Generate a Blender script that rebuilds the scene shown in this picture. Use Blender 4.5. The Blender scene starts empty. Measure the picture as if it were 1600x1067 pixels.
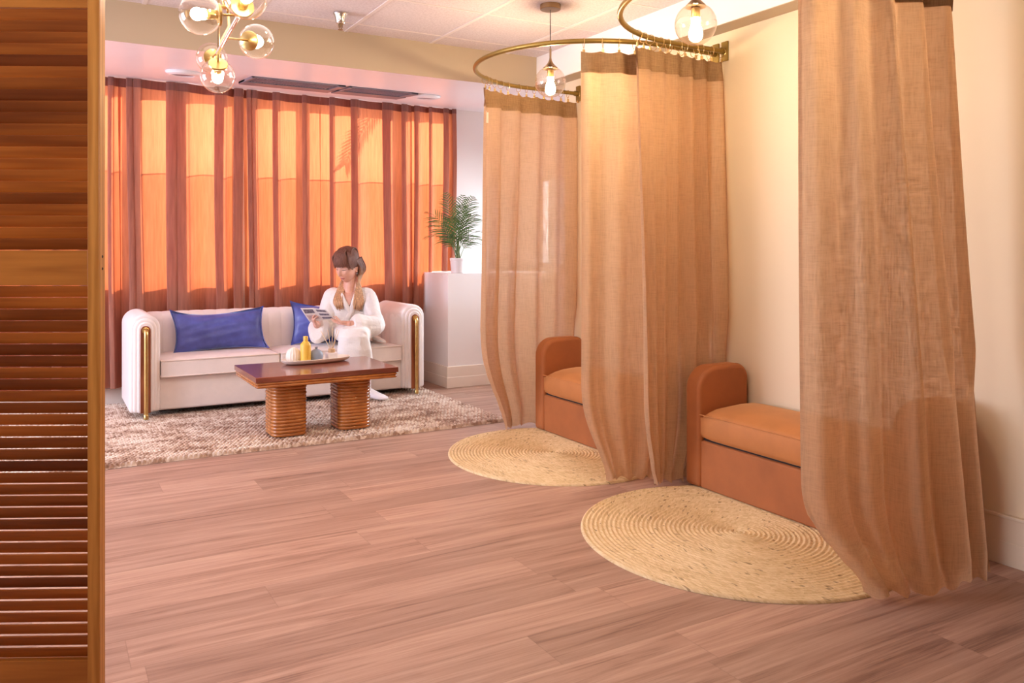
import bpy, bmesh, math, random
from math import sin, cos, pi, radians
from mathutils import Vector, Matrix, noise as mnoise

random.seed(7)
SC = bpy.context.scene
COL = SC.collection

# ------------------------------------------------------------------ camera
F_PX, HOR, CAM_H, YAW = 1275.0, 388.0, 1.25, radians(29.9)
cam_data = bpy.data.cameras.new('camera')
cam_data.sensor_width = 36.0
cam_data.sensor_fit = 'HORIZONTAL'
cam_data.lens = F_PX / 1600.0 * 36.0
cam_data.shift_y = -(533.5 - HOR) / 1600.0
cam_data.clip_start = 0.05
cam = bpy.data.objects.new('camera', cam_data)
cam.location = (0, 0, CAM_H)
cam.rotation_euler = (radians(90), 0, -YAW)
COL.objects.link(cam)
SC.camera = cam

# ------------------------------------------------------------------ world, sun, exposure
SC.view_settings.view_transform = 'Standard'
SC.view_settings.look = 'None'
SC.view_settings.gamma = 1.0
SC.view_settings.use_curve_mapping = False
SC.view_settings.exposure = 0.84
SC.cycles.max_bounces = 10
SC.cycles.diffuse_bounces = 6
SC.cycles.transparent_max_bounces = 24
SC.cycles.transmission_bounces = 8
SC.cycles.sample_clamp_indirect = 6.0
SC.cycles.caustics_reflective = False
SC.cycles.caustics_refractive = False

world = bpy.data.worlds.new('world')
SC.world = world
world.use_nodes = True
wn = world.node_tree
bg = wn.nodes['Background']
bg.inputs[0].default_value = (0.84, 0.86, 1.0, 1)
bg.inputs[1].default_value = 0.55


def add_light(name, kind, loc, energy, color, rot=(0, 0, 0), **kw):
    l = bpy.data.lights.new(name, kind)
    l.energy = energy
    l.color = color
    for k, v in kw.items():
        setattr(l, k, v)
    o = bpy.data.objects.new(name, l)
    o.location = loc
    o.rotation_euler = rot
    COL.objects.link(o)
    return o


def aim(o, target):
    d = Vector(target) - o.location
    o.rotation_euler = d.to_track_quat('-Z', 'Y').to_euler()


sun = add_light('sun', 'SUN', (4, 12, 6), 9.6, (1.0, 0.93, 0.88), angle=radians(2.0))
aim(sun, Vector((4, 12, 6)) + Vector((-0.22, -0.86, -0.36)))
# daylight seen by the back windows (sky) and by the side window of the alcove
sky1 = add_light('sky_back', 'AREA', (1.6, 8.6, 2.0), 160.0, (0.90, 0.95, 1.0), shape='RECTANGLE', size=6.0, size_y=2.6)
aim(sky1, (1.6, 7.0, 1.7))
sky2 = add_light('sky_side', 'AREA', (5.3, 6.35, 1.9), 125.0, (0.80, 0.90, 1.0), shape='RECTANGLE', size=1.6, size_y=1.6)
aim(sky2, (3.3, 5.9, 1.5))
# daylight from the windows on the left of the lounge, outside the picture
sky3 = add_light('sky_left', 'AREA', (-3.2, 5.2, 1.4), 120.0, (0.76, 0.80, 1.0), shape='RECTANGLE', size=2.2, size_y=1.8)
aim(sky3, (1.4, 5.4, 1.0))
# unseen fill light added above and behind the camera
rl = add_light('rear_fill', 'AREA', (0.3, -0.6, 2.6), 1.2, (1.0, 0.90, 0.84), shape='RECTANGLE', size=2.6, size_y=1.6)
aim(rl, (1.6, 3.6, 0.6))
rl2 = add_light('middle_fill', 'AREA', (0.9, 3.2, 2.63), 13.0, (1.0, 0.94, 0.94), shape='RECTANGLE', size=2.0, size_y=2.0)  # unseen fill added overhead to brighten the middle of the room


bf = add_light('upward_fill', 'AREA', (-0.35, 0.9, 1.7), 8.0, (1.0, 0.95, 0.95), shape='DISK', size=0.5)  # unseen fill added, aimed upward to lift the ceiling
aim(bf, (1.3, 4.3, 2.7))

# ------------------------------------------------------------------ picture geometry
SY, CY = sin(YAW), cos(YAW)


def ray(px, py):
    u = (px - 800.0) / F_PX
    v = (HOR - py) / F_PX
    return Vector((SY + u * CY, CY - u * SY, v))


def at(px, py, d):
    r = ray(px, py)
    return Vector((r.x * d, r.y * d, CAM_H + r.z * d))


def onz(px, py, z):
    return at(px, py, (z - CAM_H) / ray(px, py).z)


def ony(px, py, Y):
    return at(px, py, Y / ray(px, py).y)


def onx(px, py, X):
    return at(px, py, X / ray(px, py).x)


# ------------------------------------------------------------------ materials
def nt(name):
    m = bpy.data.materials.new(name)
    m.use_nodes = True
    t = m.node_tree
    t.nodes.clear()
    out = t.nodes.new('ShaderNodeOutputMaterial')
    return m, t, out


def N(t, kind, **kw):
    n = t.nodes.new(kind)
    for k, v in kw.items():
        if k.startswith('i_'):
            key = k[2:]
            key = int(key) if key.isdigit() else key.replace('_', ' ')
            n.inputs[key].default_value = v
        else:
            setattr(n, k, v)
    return n


def L(t, a, b):
    t.links.new(a, b)


def rgba(c):
    return (c[0], c[1], c[2], 1.0)


def ramp(t, fac, stops):
    r = t.nodes.new('ShaderNodeValToRGB')
    e = r.color_ramp.elements
    while len(e) > 1:
        e.remove(e[-1])
    e[0].position = stops[0][0]
    e[0].color = rgba(stops[0][1])
    for p, c in stops[1:]:
        x = e.new(p)
        x.color = rgba(c)
    if fac is not None:
        L(t, fac, r.inputs[0])
    return r


def math_n(t, op, a, b=None, clamp=False):
    n = t.nodes.new('ShaderNodeMath')
    n.operation = op
    n.use_clamp = clamp
    for i, v in enumerate((a, b)):
        if v is None:
            continue
        if isinstance(v, (int, float)):
            n.inputs[i].default_value = v
        else:
            L(t, v, n.inputs[i])
    return n.outputs[0]


def mixc(t, fac, a, b, blend='MIX'):
    n = t.nodes.new('ShaderNodeMix')
    n.data_type = 'RGBA'
    n.blend_type = blend
    for sock, v in ((n.inputs[0], fac), (n.inputs[6], a), (n.inputs[7], b)):
        if isinstance(v, (int, float)):
            sock.default_value = v
        elif isinstance(v, tuple):
            sock.default_value = rgba(v)
        else:
            L(t, v, sock)
    return n.outputs[2]


def coords(t, scale=(1, 1, 1), rot=(0, 0, 0), kind='Object'):
    tc = N(t, 'ShaderNodeTexCoord')
    mp = N(t, 'ShaderNodeMapping')
    mp.inputs['Scale'].default_value = scale
    mp.inputs['Rotation'].default_value = rot
    L(t, tc.outputs[kind], mp.inputs[0])
    return mp.outputs[0]


def bumpn(t, height, strength, dist, normal=None):
    b = N(t, 'ShaderNodeBump')
    b.inputs['Strength'].default_value = strength
    b.inputs['Distance'].default_value = dist
    L(t, height, b.inputs['Height'])
    return b.outputs[0]


def simple(name, col, rough=0.5, metal=0.0, var=0.06, scale=8.0, bump=0.0, bscale=200.0, spec=0.5, sheen=0.0, coat=0.0):
    m, t, out = nt(name)
    p = N(t, 'ShaderNodeBsdfPrincipled')
    c = coords(t)
    nz = N(t, 'ShaderNodeTexNoise', i_Scale=scale, i_Detail=4.0)
    L(t, c, nz.inputs['Vector'])
    lo = tuple(x * (1 - var) for x in col)
    hi = tuple(min(1, x * (1 + var)) for x in col)
    r = ramp(t, nz.outputs[0], [(0.3, lo), (0.7, hi)])
    L(t, r.outputs[0], p.inputs['Base Color'])
    p.inputs['Roughness'].default_value = rough
    p.inputs['Metallic'].default_value = metal
    p.inputs['Specular IOR Level'].default_value = spec
    p.inputs['Sheen Weight'].default_value = sheen
    p.inputs['Coat Weight'].default_value = coat
    if bump:
        n2 = N(t, 'ShaderNodeTexNoise', i_Scale=bscale, i_Detail=3.0)
        L(t, c, n2.inputs['Vector'])
        L(t, bumpn(t, n2.outputs[0], bump, 0.004), p.inputs['Normal'])
    L(t, p.outputs[0], out.inputs[0])
    return m


def wood(name, dark, light, rough=0.35, grain=(1, 14, 14), scale=3.0, bump=0.08, attr=False, coat=0.0, spec=0.5):
    m, t, out = nt(name)
    p = N(t, 'ShaderNodeBsdfPrincipled')
    c = coords(t, grain)
    if attr:
        at_ = N(t, 'ShaderNodeAttribute', attribute_name='tone')
        add = N(t, 'ShaderNodeVectorMath', operation='ADD')
        sc_ = N(t, 'ShaderNodeVectorMath', operation='SCALE')
        L(t, at_.outputs['Color'], sc_.inputs[0])
        sc_.inputs['Scale'].default_value = 37.0
        L(t, c, add.inputs[0])
        L(t, sc_.outputs[0], add.inputs[1])
        c = add.outputs[0]
    nz = N(t, 'ShaderNodeTexNoise', i_Scale=scale, i_Detail=7.0, i_Roughness=0.62, i_Distortion=0.7)
    L(t, c, nz.inputs['Vector'])
    wv = N(t, 'ShaderNodeTexWave', i_Scale=scale * 0.45, i_Distortion=6.0, i_Detail=3.0)
    wv.bands_direction = 'Y'
    L(t, c, wv.inputs['Vector'])
    f = math_n(t, 'ADD', math_n(t, 'MULTIPLY', nz.outputs[0], 0.65), math_n(t, 'MULTIPLY', wv.outputs[0], 0.35))
    r = ramp(t, f, [(0.28, dark), (0.72, light)])
    colr = r.outputs[0]
    if attr:
        at2 = N(t, 'ShaderNodeAttribute', attribute_name='tone')
        k = ramp(t, at2.outputs['Fac'], [(0.0, (0.42, 0.30, 0.26)), (0.4, (0.85, 0.78, 0.74)), (1.0, (1.15, 1.12, 1.05))])
        colr = mixc(t, 1.0, colr, k.outputs[0], 'MULTIPLY')
    L(t, colr, p.inputs['Base Color'])
    p.inputs['Roughness'].default_value = rough
    p.inputs['Coat Weight'].default_value = coat
    p.inputs['Coat Roughness'].default_value = 0.12
    p.inputs['Specular IOR Level'].default_value = spec
    L(t, bumpn(t, f, bump, 0.003), p.inputs['Normal'])
    L(t, p.outputs[0], out.inputs[0])
    return m


def velvet(name, col, rough=0.75, sheen=0.6, scale=9.0, var=0.22, tint=None):
    m, t, out = nt(name)
    p = N(t, 'ShaderNodeBsdfPrincipled')
    c = coords(t)
    nz = N(t, 'ShaderNodeTexNoise', i_Scale=scale, i_Detail=5.0, i_Roughness=0.6)
    L(t, c, nz.inputs['Vector'])
    r = ramp(t, nz.outputs[0], [(0.3, tuple(x * (1 - var) for x in col)), (0.7, tuple(min(1, x * (1 + var)) for x in col))])
    L(t, r.outputs[0], p.inputs['Base Color'])
    p.inputs['Roughness'].default_value = rough
    p.inputs['Sheen Weight'].default_value = sheen
    p.inputs['Sheen Roughness'].default_value = 0.35
    p.inputs['Sheen Tint'].default_value = rgba(tint or col)
    n2 = N(t, 'ShaderNodeTexNoise', i_Scale=420.0, i_Detail=2.0)
    L(t, c, n2.inputs['Vector'])
    L(t, bumpn(t, n2.outputs[0], 0.12, 0.002), p.inputs['Normal'])
    L(t, p.outputs[0], out.inputs[0])
    return m


def linen(name, col, trans, holes=0.12, k=0.5):
    """loosely woven cloth: diffuse + translucent + the gaps of the weave"""
    m, t, out = nt(name)
    c = coords(t)
    a = N(t, 'ShaderNodeTexNoise', i_Scale=1.0, i_Detail=3.0, i_Roughness=0.7)
    ma = N(t, 'ShaderNodeMapping')
    ma.inputs['Scale'].default_value = (170, 170, 11)
    L(t, c, ma.inputs[0]); L(t, ma.outputs[0], a.inputs['Vector'])
    b = N(t, 'ShaderNodeTexNoise', i_Scale=1.0, i_Detail=3.0, i_Roughness=0.7)
    mb = N(t, 'ShaderNodeMapping')
    mb.inputs['Scale'].default_value = (16, 16, 230)
    L(t, c, mb.inputs[0]); L(t, mb.outputs[0], b.inputs['Vector'])
    w = math_n(t, 'MULTIPLY', math_n(t, 'ADD', a.outputs[0], b.outputs[0]), 0.5)
    wr = N(t, 'ShaderNodeMapRange', i_1=0.38, i_2=0.62)
    L(t, w, wr.inputs[0])
    col_n = mixc(t, wr.outputs[0], tuple(x * 0.80 for x in col), tuple(min(1, x * 1.15) for x in col))
    tr_n = mixc(t, wr.outputs[0], tuple(x * 0.72 for x in trans), tuple(min(1, x * 1.18) for x in trans))
    d = N(t, 'ShaderNodeBsdfDiffuse'); L(t, col_n, d.inputs[0])
    tl = N(t, 'ShaderNodeBsdfTranslucent'); L(t, tr_n, tl.inputs[0])
    mx = N(t, 'ShaderNodeMixShader'); mx.inputs[0].default_value = k
    L(t, d.outputs[0], mx.inputs[1]); L(t, tl.outputs[0], mx.inputs[2])
    tp = N(t, 'ShaderNodeBsdfTransparent', i_Color=(1.0, 0.93, 0.88, 1))
    hole = math_n(t, 'MULTIPLY', wr.outputs[0], holes * 2.0, clamp=True)
    m2 = N(t, 'ShaderNodeMixShader')
    L(t, hole, m2.inputs[0]); L(t, mx.outputs[0], m2.inputs[1]); L(t, tp.outputs[0], m2.inputs[2])
    L(t, bumpn(t, w, 0.25, 0.002), d.inputs['Normal'])
    L(t, m2.outputs[0], out.inputs[0])
    return m


def drape(name, col, trans, k=0.5):
    """velvet drape that lets daylight glow through"""
    m, t, out = nt(name)
    c = coords(t, (60, 60, 5))
    nz = N(t, 'ShaderNodeTexNoise', i_Scale=1.0, i_Detail=4.0)
    L(t, c, nz.inputs['Vector'])
    d = N(t, 'ShaderNodeBsdfPrincipled')
    r = ramp(t, nz.outputs[0], [(0.3, tuple(x * 0.8 for x in col)), (0.7, tuple(x * 1.2 for x in col))])
    L(t, r.outputs[0], d.inputs['Base Color'])
    d.inputs['Roughness'].default_value = 0.8
    d.inputs['Sheen Weight'].default_value = 0.25
    d.inputs['Sheen Tint'].default_value = (0.9, 0.55, 0.45, 1)
    r2 = ramp(t, nz.outputs[0], [(0.3, tuple(x * 0.9 for x in trans)), (0.7, tuple(min(1, x * 1.08) for x in trans))])
    tl = N(t, 'ShaderNodeBsdfTranslucent'); L(t, r2.outputs[0], tl.inputs[0])
    mx = N(t, 'ShaderNodeMixShader'); mx.inputs[0].default_value = k
    L(t, d.outputs[0], mx.inputs[1]); L(t, tl.outputs[0], mx.inputs[2])
    L(t, mx.outputs[0], out.inputs[0])
    return m


def glass(name, tint=(1, 1, 1), edge=0.75, base=0.04):
    """thin blown glass: mirror at grazing angles, clear otherwise"""
    m, t, out = nt(name)
    lw = N(t, 'ShaderNodeLayerWeight', i_Blend=0.5)
    k = math_n(t, 'ADD', math_n(t, 'MULTIPLY', math_n(t, 'POWER', lw.outputs['Facing'], 3.2), edge), base, clamp=True)
    tp = N(t, 'ShaderNodeBsdfTransparent', i_Color=rgba(tint))
    gl = N(t, 'ShaderNodeBsdfGlossy', i_Roughness=0.03)
    gl.inputs[0].default_value = (1, 0.98, 0.95, 1)
    mx = N(t, 'ShaderNodeMixShader')
    L(t, k, mx.inputs[0]); L(t, tp.outputs[0], mx.inputs[1]); L(t, gl.outputs[0], mx.inputs[2])
    L(t, mx.outputs[0], out.inputs[0])
    return m


def emit(name, col, strength):
    m, t, out = nt(name)
    e = N(t, 'ShaderNodeEmission', i_Strength=strength)
    e.inputs[0].default_value = rgba(col)
    L(t, e.outputs[0], out.inputs[0])
    return m


def floor_material():
    m, t, out = nt('oak_laminate')
    p = N(t, 'ShaderNodeBsdfPrincipled')
    tc = N(t, 'ShaderNodeTexCoord')
    sx = N(t, 'ShaderNodeSeparateXYZ'); L(t, tc.outputs['Object'], sx.inputs[0])
    PW, PL = 0.205, 1.42
    yr = math_n(t, 'DIVIDE', sx.outputs[1], PW)
    row = math_n(t, 'FLOOR', yr)
    wn1 = N(t, 'ShaderNodeTexWhiteNoise', noise_dimensions='1D'); L(t, row, wn1.inputs['W'])
    xr = math_n(t, 'ADD', math_n(t, 'DIVIDE', sx.outputs[0], PL), math_n(t, 'MULTIPLY', wn1.outputs[0], 7.31))
    colm = math_n(t, 'FLOOR', xr)
    cb = N(t, 'ShaderNodeCombineXYZ'); L(t, row, cb.inputs[0]); L(t, colm, cb.inputs[1])
    wn2 = N(t, 'ShaderNodeTexWhiteNoise', noise_dimensions='2D'); L(t, cb.outputs[0], wn2.inputs['Vector'])
    # grain coordinates, shifted per plank
    sc_ = N(t, 'ShaderNodeVectorMath', operation='SCALE'); L(t, wn2.outputs['Color'], sc_.inputs[0]); sc_.inputs['Scale'].default_value = 19.0
    ad = N(t, 'ShaderNodeVectorMath', operation='ADD'); L(t, tc.outputs['Object'], ad.inputs[0]); L(t, sc_.outputs[0], ad.inputs[1])
    mp = N(t, 'ShaderNodeMapping'); mp.inputs['Scale'].default_value = (0.62, 9.0, 1.0); L(t, ad.outputs[0], mp.inputs[0])
    n1 = N(t, 'ShaderNodeTexNoise', i_Scale=1.9, i_Detail=6.0, i_Roughness=0.6, i_Distortion=1.1); L(t, mp.outputs[0], n1.inputs['Vector'])
    mp2 = N(t, 'ShaderNodeMapping'); mp2.inputs['Scale'].default_value = (1.5, 90.0, 1.0); L(t, ad.outputs[0], mp2.inputs[0])
    n2 = N(t, 'ShaderNodeTexNoise', i_Scale=1.6, i_Detail=5.0, i_Roughness=0.7, i_Distortion=0.3); L(t, mp2.outputs[0], n2.inputs['Vector'])
    mp3 = N(t, 'ShaderNodeMapping'); mp3.inputs['Scale'].default_value = (1.6, 7.0, 1.0); L(t, ad.outputs[0], mp3.inputs[0])
    vk = N(t, 'ShaderNodeTexVoronoi', i_Scale=0.9); L(t, mp3.outputs[0], vk.inputs['Vector'])
    knot = N(t, 'ShaderNodeMapRange', i_1=0.0, i_2=0.11, i_3=1.0, i_4=0.0); L(t, vk.outputs['Distance'], knot.inputs[0])
    g = math_n(t, 'ADD', math_n(t, 'MULTIPLY', n1.outputs[0], 0.62), math_n(t, 'MULTIPLY', n2.outputs[0], 0.38))
    r = ramp(t, g, [(0.34, (0.205, 0.112, 0.080)), (0.46, (0.38, 0.232, 0.170)), (0.64, (0.515, 0.345, 0.260))])
    tone = ramp(t, wn2.outputs['Value'], [(0, (0.86, 0.84, 0.83)), (1, (1.10, 1.09, 1.08))])
    c1 = mixc(t, 1.0, r.outputs[0], tone.outputs[0], 'MULTIPLY')
    c2 = mixc(t, math_n(t, 'MULTIPLY', knot.outputs[0], 0.55), c1, (0.14, 0.065, 0.045))
    fy = math_n(t, 'FRACT', yr); fx = math_n(t, 'FRACT', xr)
    sy = math_n(t, 'LESS_THAN', math_n(t, 'MINIMUM', fy, math_n(t, 'SUBTRACT', 1.0, fy)), 0.006)
    sx2 = math_n(t, 'LESS_THAN', math_n(t, 'MINIMUM', fx, math_n(t, 'SUBTRACT', 1.0, fx)), 0.0009)
    seam = math_n(t, 'MAXIMUM', sy, sx2)
    c3 = mixc(t, math_n(t, 'MULTIPLY', seam, 0.35), c2, (0.17, 0.09, 0.065))
    L(t, c3, p.inputs['Base Color'])
    p.inputs['Roughness'].default_value = 0.46
    p.inputs['Specular IOR Level'].default_value = 0.42
    hgt = math_n(t, 'SUBTRACT', n2.outputs[0], math_n(t, 'MULTIPLY', seam, 2.0))
    L(t, bumpn(t, hgt, 0.10, 0.002), p.inputs['Normal'])
    L(t, p.outputs[0], out.inputs[0])
    return m


def rug_material():
    m, t, out = nt('felted_wool_loops')
    p = N(t, 'ShaderNodeBsdfPrincipled')
    c = coords(t)
    v = N(t, 'ShaderNodeTexVoronoi', i_Scale=36.0); L(t, c, v.inputs['Vector'])
    n1 = N(t, 'ShaderNodeTexNoise', i_Scale=1.0, i_Detail=3.0, i_Roughness=0.65)
    mp = N(t, 'ShaderNodeMapping'); mp.inputs['Scale'].default_value = (3.6, 7.0, 1.0); L(t, c, mp.inputs[0]); L(t, mp.outputs[0], n1.inputs['Vector'])
    sp = N(t, 'ShaderNodeSeparateColor'); L(t, v.outputs['Color'], sp.inputs[0])
    f = math_n(t, 'ADD', math_n(t, 'MULTIPLY', n1.outputs[0], 0.8), math_n(t, 'MULTIPLY', sp.outputs[0], 0.24))
    r = ramp(t, f, [(0.36, (0.27, 0.15, 0.095)), (0.47, (0.45, 0.30, 0.21)), (0.56, (0.64, 0.50, 0.39)), (0.72, (0.80, 0.71, 0.60))])
    L(t, r.outputs[0], p.inputs['Base Color'])
    p.inputs['Roughness'].default_value = 0.92
    p.inputs['Sheen Weight'].default_value = 0.2
    n2 = N(t, 'ShaderNodeTexNoise', i_Scale=260.0, i_Detail=2.0); L(t, c, n2.inputs['Vector'])
    L(t, bumpn(t, n2.outputs[0], 0.25, 0.003), p.inputs['Normal'])
    L(t, p.outputs[0], out.inputs[0])
    return m


def jute_material():
    m, t, out = nt('braided_jute')
    p = N(t, 'ShaderNodeBsdfPrincipled')
    tc = N(t, 'ShaderNodeTexCoord')
    sx = N(t, 'ShaderNodeSeparateXYZ'); L(t, tc.outputs['Object'], sx.inputs[0])
    ln = N(t, 'ShaderNodeVectorMath', operation='LENGTH')
    cb0 = N(t, 'ShaderNodeCombineXYZ'); L(t, sx.outputs[0], cb0.inputs[0]); L(t, sx.outputs[1], cb0.inputs[1])
    L(t, cb0.outputs[0], ln.inputs[0])
    rad = ln.outputs['Value']
    th = math_n(t, 'ARCTAN2', sx.outputs[1], sx.outputs[0])
    ring = math_n(t, 'FLOOR', math_n(t, 'MULTIPLY', rad, 1 / 0.0205))
    arc = math_n(t, 'MULTIPLY', math_n(t, 'MULTIPLY', th, rad), 1.0)
    cb = N(t, 'ShaderNodeCombineXYZ')
    L(t, math_n(t, 'MULTIPLY', arc, 95.0), cb.inputs[0])
    L(t, math_n(t, 'MULTIPLY', ring, 5.7), cb.inputs[1])
    L(t, math_n(t, 'MULTIPLY', rad, 60.0), cb.inputs[2])
    v = N(t, 'ShaderNodeTexVoronoi', i_Scale=1.0); L(t, cb.outputs[0], v.inputs['Vector'])
    sp = N(t, 'ShaderNodeSeparateColor'); L(t, v.outputs['Color'], sp.inputs[0])
    cb2 = N(t, 'ShaderNodeCombineXYZ')
    L(t, math_n(t, 'MULTIPLY', arc, 2.2), cb2.inputs[0]); L(t, math_n(t, 'MULTIPLY', ring, 1.7), cb2.inputs[1])
    nz = N(t, 'ShaderNodeTexNoise', i_Scale=1.0, i_Detail=2.0); L(t, cb2.outputs[0], nz.inputs['Vector'])
    f = math_n(t, 'ADD', math_n(t, 'MULTIPLY', sp.outputs[0], 0.45), math_n(t, 'MULTIPLY', nz.outputs[0], 0.55))
    r = ramp(t, f, [(0.12, (0.46, 0.31, 0.15)), (0.30, (0.60, 0.43, 0.22)), (0.5, (0.68, 0.51, 0.28)), (0.85, (0.78, 0.62, 0.38))])
    # a few dark flecks in the braid
    fl = math_n(t, 'GREATER_THAN', sp.outputs[1], 0.975)
    c2 = mixc(t, math_n(t, 'MULTIPLY', fl, 0.6), r.outputs[0], (0.16, 0.09, 0.04))
    L(t, c2, p.inputs['Base Color'])
    p.inputs['Roughness'].default_value = 0.9
    hgt = math_n(t, 'SUBTRACT', 1.0, v.outputs['Distance'])
    L(t, bumpn(t, hgt, 0.3, 0.004), p.inputs['Normal'])
    L(t, p.outputs[0], out.inputs[0])
    return m


def wall_material(name, col, rough=0.65):
    m, t, out = nt(name)
    p = N(t, 'ShaderNodeBsdfPrincipled')
    c = coords(t)
    nz = N(t, 'ShaderNodeTexNoise', i_Scale=1.2, i_Detail=3.0); L(t, c, nz.inputs['Vector'])
    r = ramp(t, nz.outputs[0], [(0.3, tuple(x * 0.98 for x in col)), (0.7, tuple(min(1, x * 1.02) for x in col))])
    L(t, r.outputs[0], p.inputs['Base Color'])
    p.inputs['Roughness'].default_value = rough
    p.inputs['Specular IOR Level'].default_value = 0.3
    n2 = N(t, 'ShaderNodeTexNoise', i_Scale=140.0, i_Detail=2.0); L(t, c, n2.inputs['Vector'])
    L(t, bumpn(t, n2.outputs[0], 0.05, 0.002), p.inputs['Normal'])
    L(t, p.outputs[0], out.inputs[0])
    return m


def ceiling_material():
    m, t, out = nt('acoustic_tile')
    p = N(t, 'ShaderNodeBsdfPrincipled')
    c = coords(t)
    v = N(t, 'ShaderNodeTexNoise', i_Scale=75.0, i_Detail=4.0, i_Roughness=0.75); L(t, c, v.inputs['Vector'])
    r = ramp(t, v.outputs[0], [(0.32, (0.60, 0.53, 0.54)), (0.60, (0.76, 0.69, 0.70))])
    L(t, r.outputs[0], p.inputs['Base Color'])
    p.inputs['Roughness'].default_value = 0.9
    L(t, bumpn(t, v.outputs[0], 0.45, 0.004), p.inputs['Normal'])
    L(t, p.outputs[0], out.inputs[0])
    return m


M = {}
M['floor'] = floor_material()
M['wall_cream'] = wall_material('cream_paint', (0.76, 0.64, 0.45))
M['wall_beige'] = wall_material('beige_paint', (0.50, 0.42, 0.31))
M['wall_white'] = wall_material('white_paint', (0.84, 0.80, 0.78))
M['soffit'] = wall_material('satin_white_paint', (0.87, 0.83, 0.86), 0.35)
M['trim'] = simple('trim_paint', (0.83, 0.74, 0.64), 0.42, var=0.02)
M['trim_cream'] = simple('cream_trim_paint', (0.72, 0.59, 0.42), 0.45, var=0.02)
M['ceil'] = ceiling_material()
M['grid'] = simple('ceiling_grid_paint', (0.80, 0.72, 0.70), 0.45, var=0.03)
M['metal_white'] = simple('white_enamel', (0.74, 0.72, 0.74), 0.4, var=0.03)
M['vent_dark'] = simple('dark_vent_void', (0.03, 0.03, 0.035), 0.8)
M['vent'] = simple('grey_vent_metal', (0.20, 0.18, 0.22), 0.45, 0.2)
M['chrome'] = simple('satin_chrome', (0.72, 0.71, 0.70), 0.25, 1.0)
M['brass'] = simple('brushed_brass', (0.62, 0.43, 0.16), 0.28, 1.0, var=0.12, scale=20)
M['brass_dark'] = simple('aged_bronze', (0.33, 0.22, 0.12), 0.35, 1.0, var=0.12)
M['gold_rod'] = simple('painted_gold_rod', (0.29, 0.19, 0.045), 0.4, 0.75, var=0.08)
M['brass_ring'] = simple('polished_brass_ring', (0.83, 0.61, 0.27), 0.2, 1.0)
M['black'] = simple('black_cord', (0.015, 0.013, 0.012), 0.5)
M['glass'] = glass('clear_globe_glass', (0.95, 0.89, 0.82), 0.9, 0.07)
M['pane'] = glass('window_glass', (0.97, 0.98, 0.98), base=0.0)
M['screen'] = glass('insect_screen_glass', (0.80, 0.76, 0.72), base=0.0)
M['bulb'] = emit('lit_bulb', (1.0, 0.87, 0.73), 105.0)
M['bulb2'] = emit('lit_filament_bulb', (1.0, 0.79, 0.52), 300.0)
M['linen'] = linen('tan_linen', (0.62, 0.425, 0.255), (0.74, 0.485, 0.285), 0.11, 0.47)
M['heading'] = linen('tan_linen_heading_painted_shade', (0.36, 0.225, 0.115), (0.40, 0.22, 0.11), 0.0, 0.25)  # linen darkened to paint in the light lost through doubled cloth
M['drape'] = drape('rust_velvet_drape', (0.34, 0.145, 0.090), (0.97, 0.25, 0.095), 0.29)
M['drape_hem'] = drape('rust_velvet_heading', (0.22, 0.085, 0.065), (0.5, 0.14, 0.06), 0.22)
M['pine'] = wood('honey_pine', (0.36, 0.125, 0.020), (0.50, 0.195, 0.035), 0.38, grain=(1.2, 1.2, 24), scale=2.0, spec=0.4)
M['slat'] = wood('stained_pine_slat', (0.27, 0.075, 0.012), (0.40, 0.130, 0.022), 0.4, grain=(1.2, 1.2, 34), scale=2.0, attr=True, spec=0.35)
M['pine_v'] = wood('honey_pine_upright', (0.42, 0.170, 0.030), (0.60, 0.28, 0.062), 0.38, grain=(22, 22, 1.4), scale=2.2, spec=0.4)
M['mahogany'] = wood('dark_mahogany_top', (0.13, 0.030, 0.018), (0.29, 0.085, 0.050), 0.2, grain=(2, 26, 10), scale=2.4, bump=0.03, coat=0.35)
M['rattan'] = wood('varnished_rattan', (0.34, 0.105, 0.020), (0.50, 0.185, 0.042), 0.22, grain=(5, 5, 5), scale=2.0, bump=0.0, coat=0.3)
M['sofa'] = velvet('cream_velvet', (0.82, 0.75, 0.71), 0.7, 0.35, var=0.04, tint=(1, 0.95, 0.95))
M['sofa_pipe'] = velvet('cream_piping', (0.80, 0.70, 0.63), 0.7, 0.3, var=0.03, tint=(1, 0.95, 0.95))
M['sofa_wood'] = wood('red_wood_inlay', (0.20, 0.045, 0.014), (0.38, 0.11, 0.04), 0.3, grain=(20, 20, 2), scale=2.5)
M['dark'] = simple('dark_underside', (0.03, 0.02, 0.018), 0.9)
M['blue'] = velvet('blue_velvet', (0.080, 0.105, 0.39), 0.36, 1.0, scale=10.0, var=0.25, tint=(0.45, 0.62, 1.0))
M['rust'] = velvet('rust_bench_velvet', (0.36, 0.115, 0.030), 0.72, 0.35, scale=5.0, var=0.12, tint=(1.0, 0.55, 0.25))
M['rust_seat'] = velvet('ochre_seat_velvet', (0.46, 0.175, 0.048), 0.7, 0.4, scale=5.0, var=0.10, tint=(1.0, 0.65, 0.3))
M['rug'] = rug_material()
M['jute'] = jute_material()
M['ceramic'] = simple('cream_stoneware', (0.80, 0.72, 0.62), 0.45, var=0.03)
M['white_pot'] = simple('white_ceramic', (0.82, 0.79, 0.80), 0.35, var=0.02)
M['yellow'] = simple('yellow_glaze', (0.80, 0.50, 0.07), 0.4, var=0.05)
M['greyblue'] = simple('grey_blue_glaze', (0.28, 0.33, 0.42), 0.45, var=0.06)
M['reed'] = simple('reed_wood', (0.76, 0.56, 0.34), 0.6)
M['cork'] = simple('pale_wood_collar', (0.66, 0.45, 0.27), 0.6, var=0.1, scale=60)
M['soil'] = simple('potting_soil', (0.08, 0.045, 0.025), 0.95, var=0.4, scale=120, bump=0.6)
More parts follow.
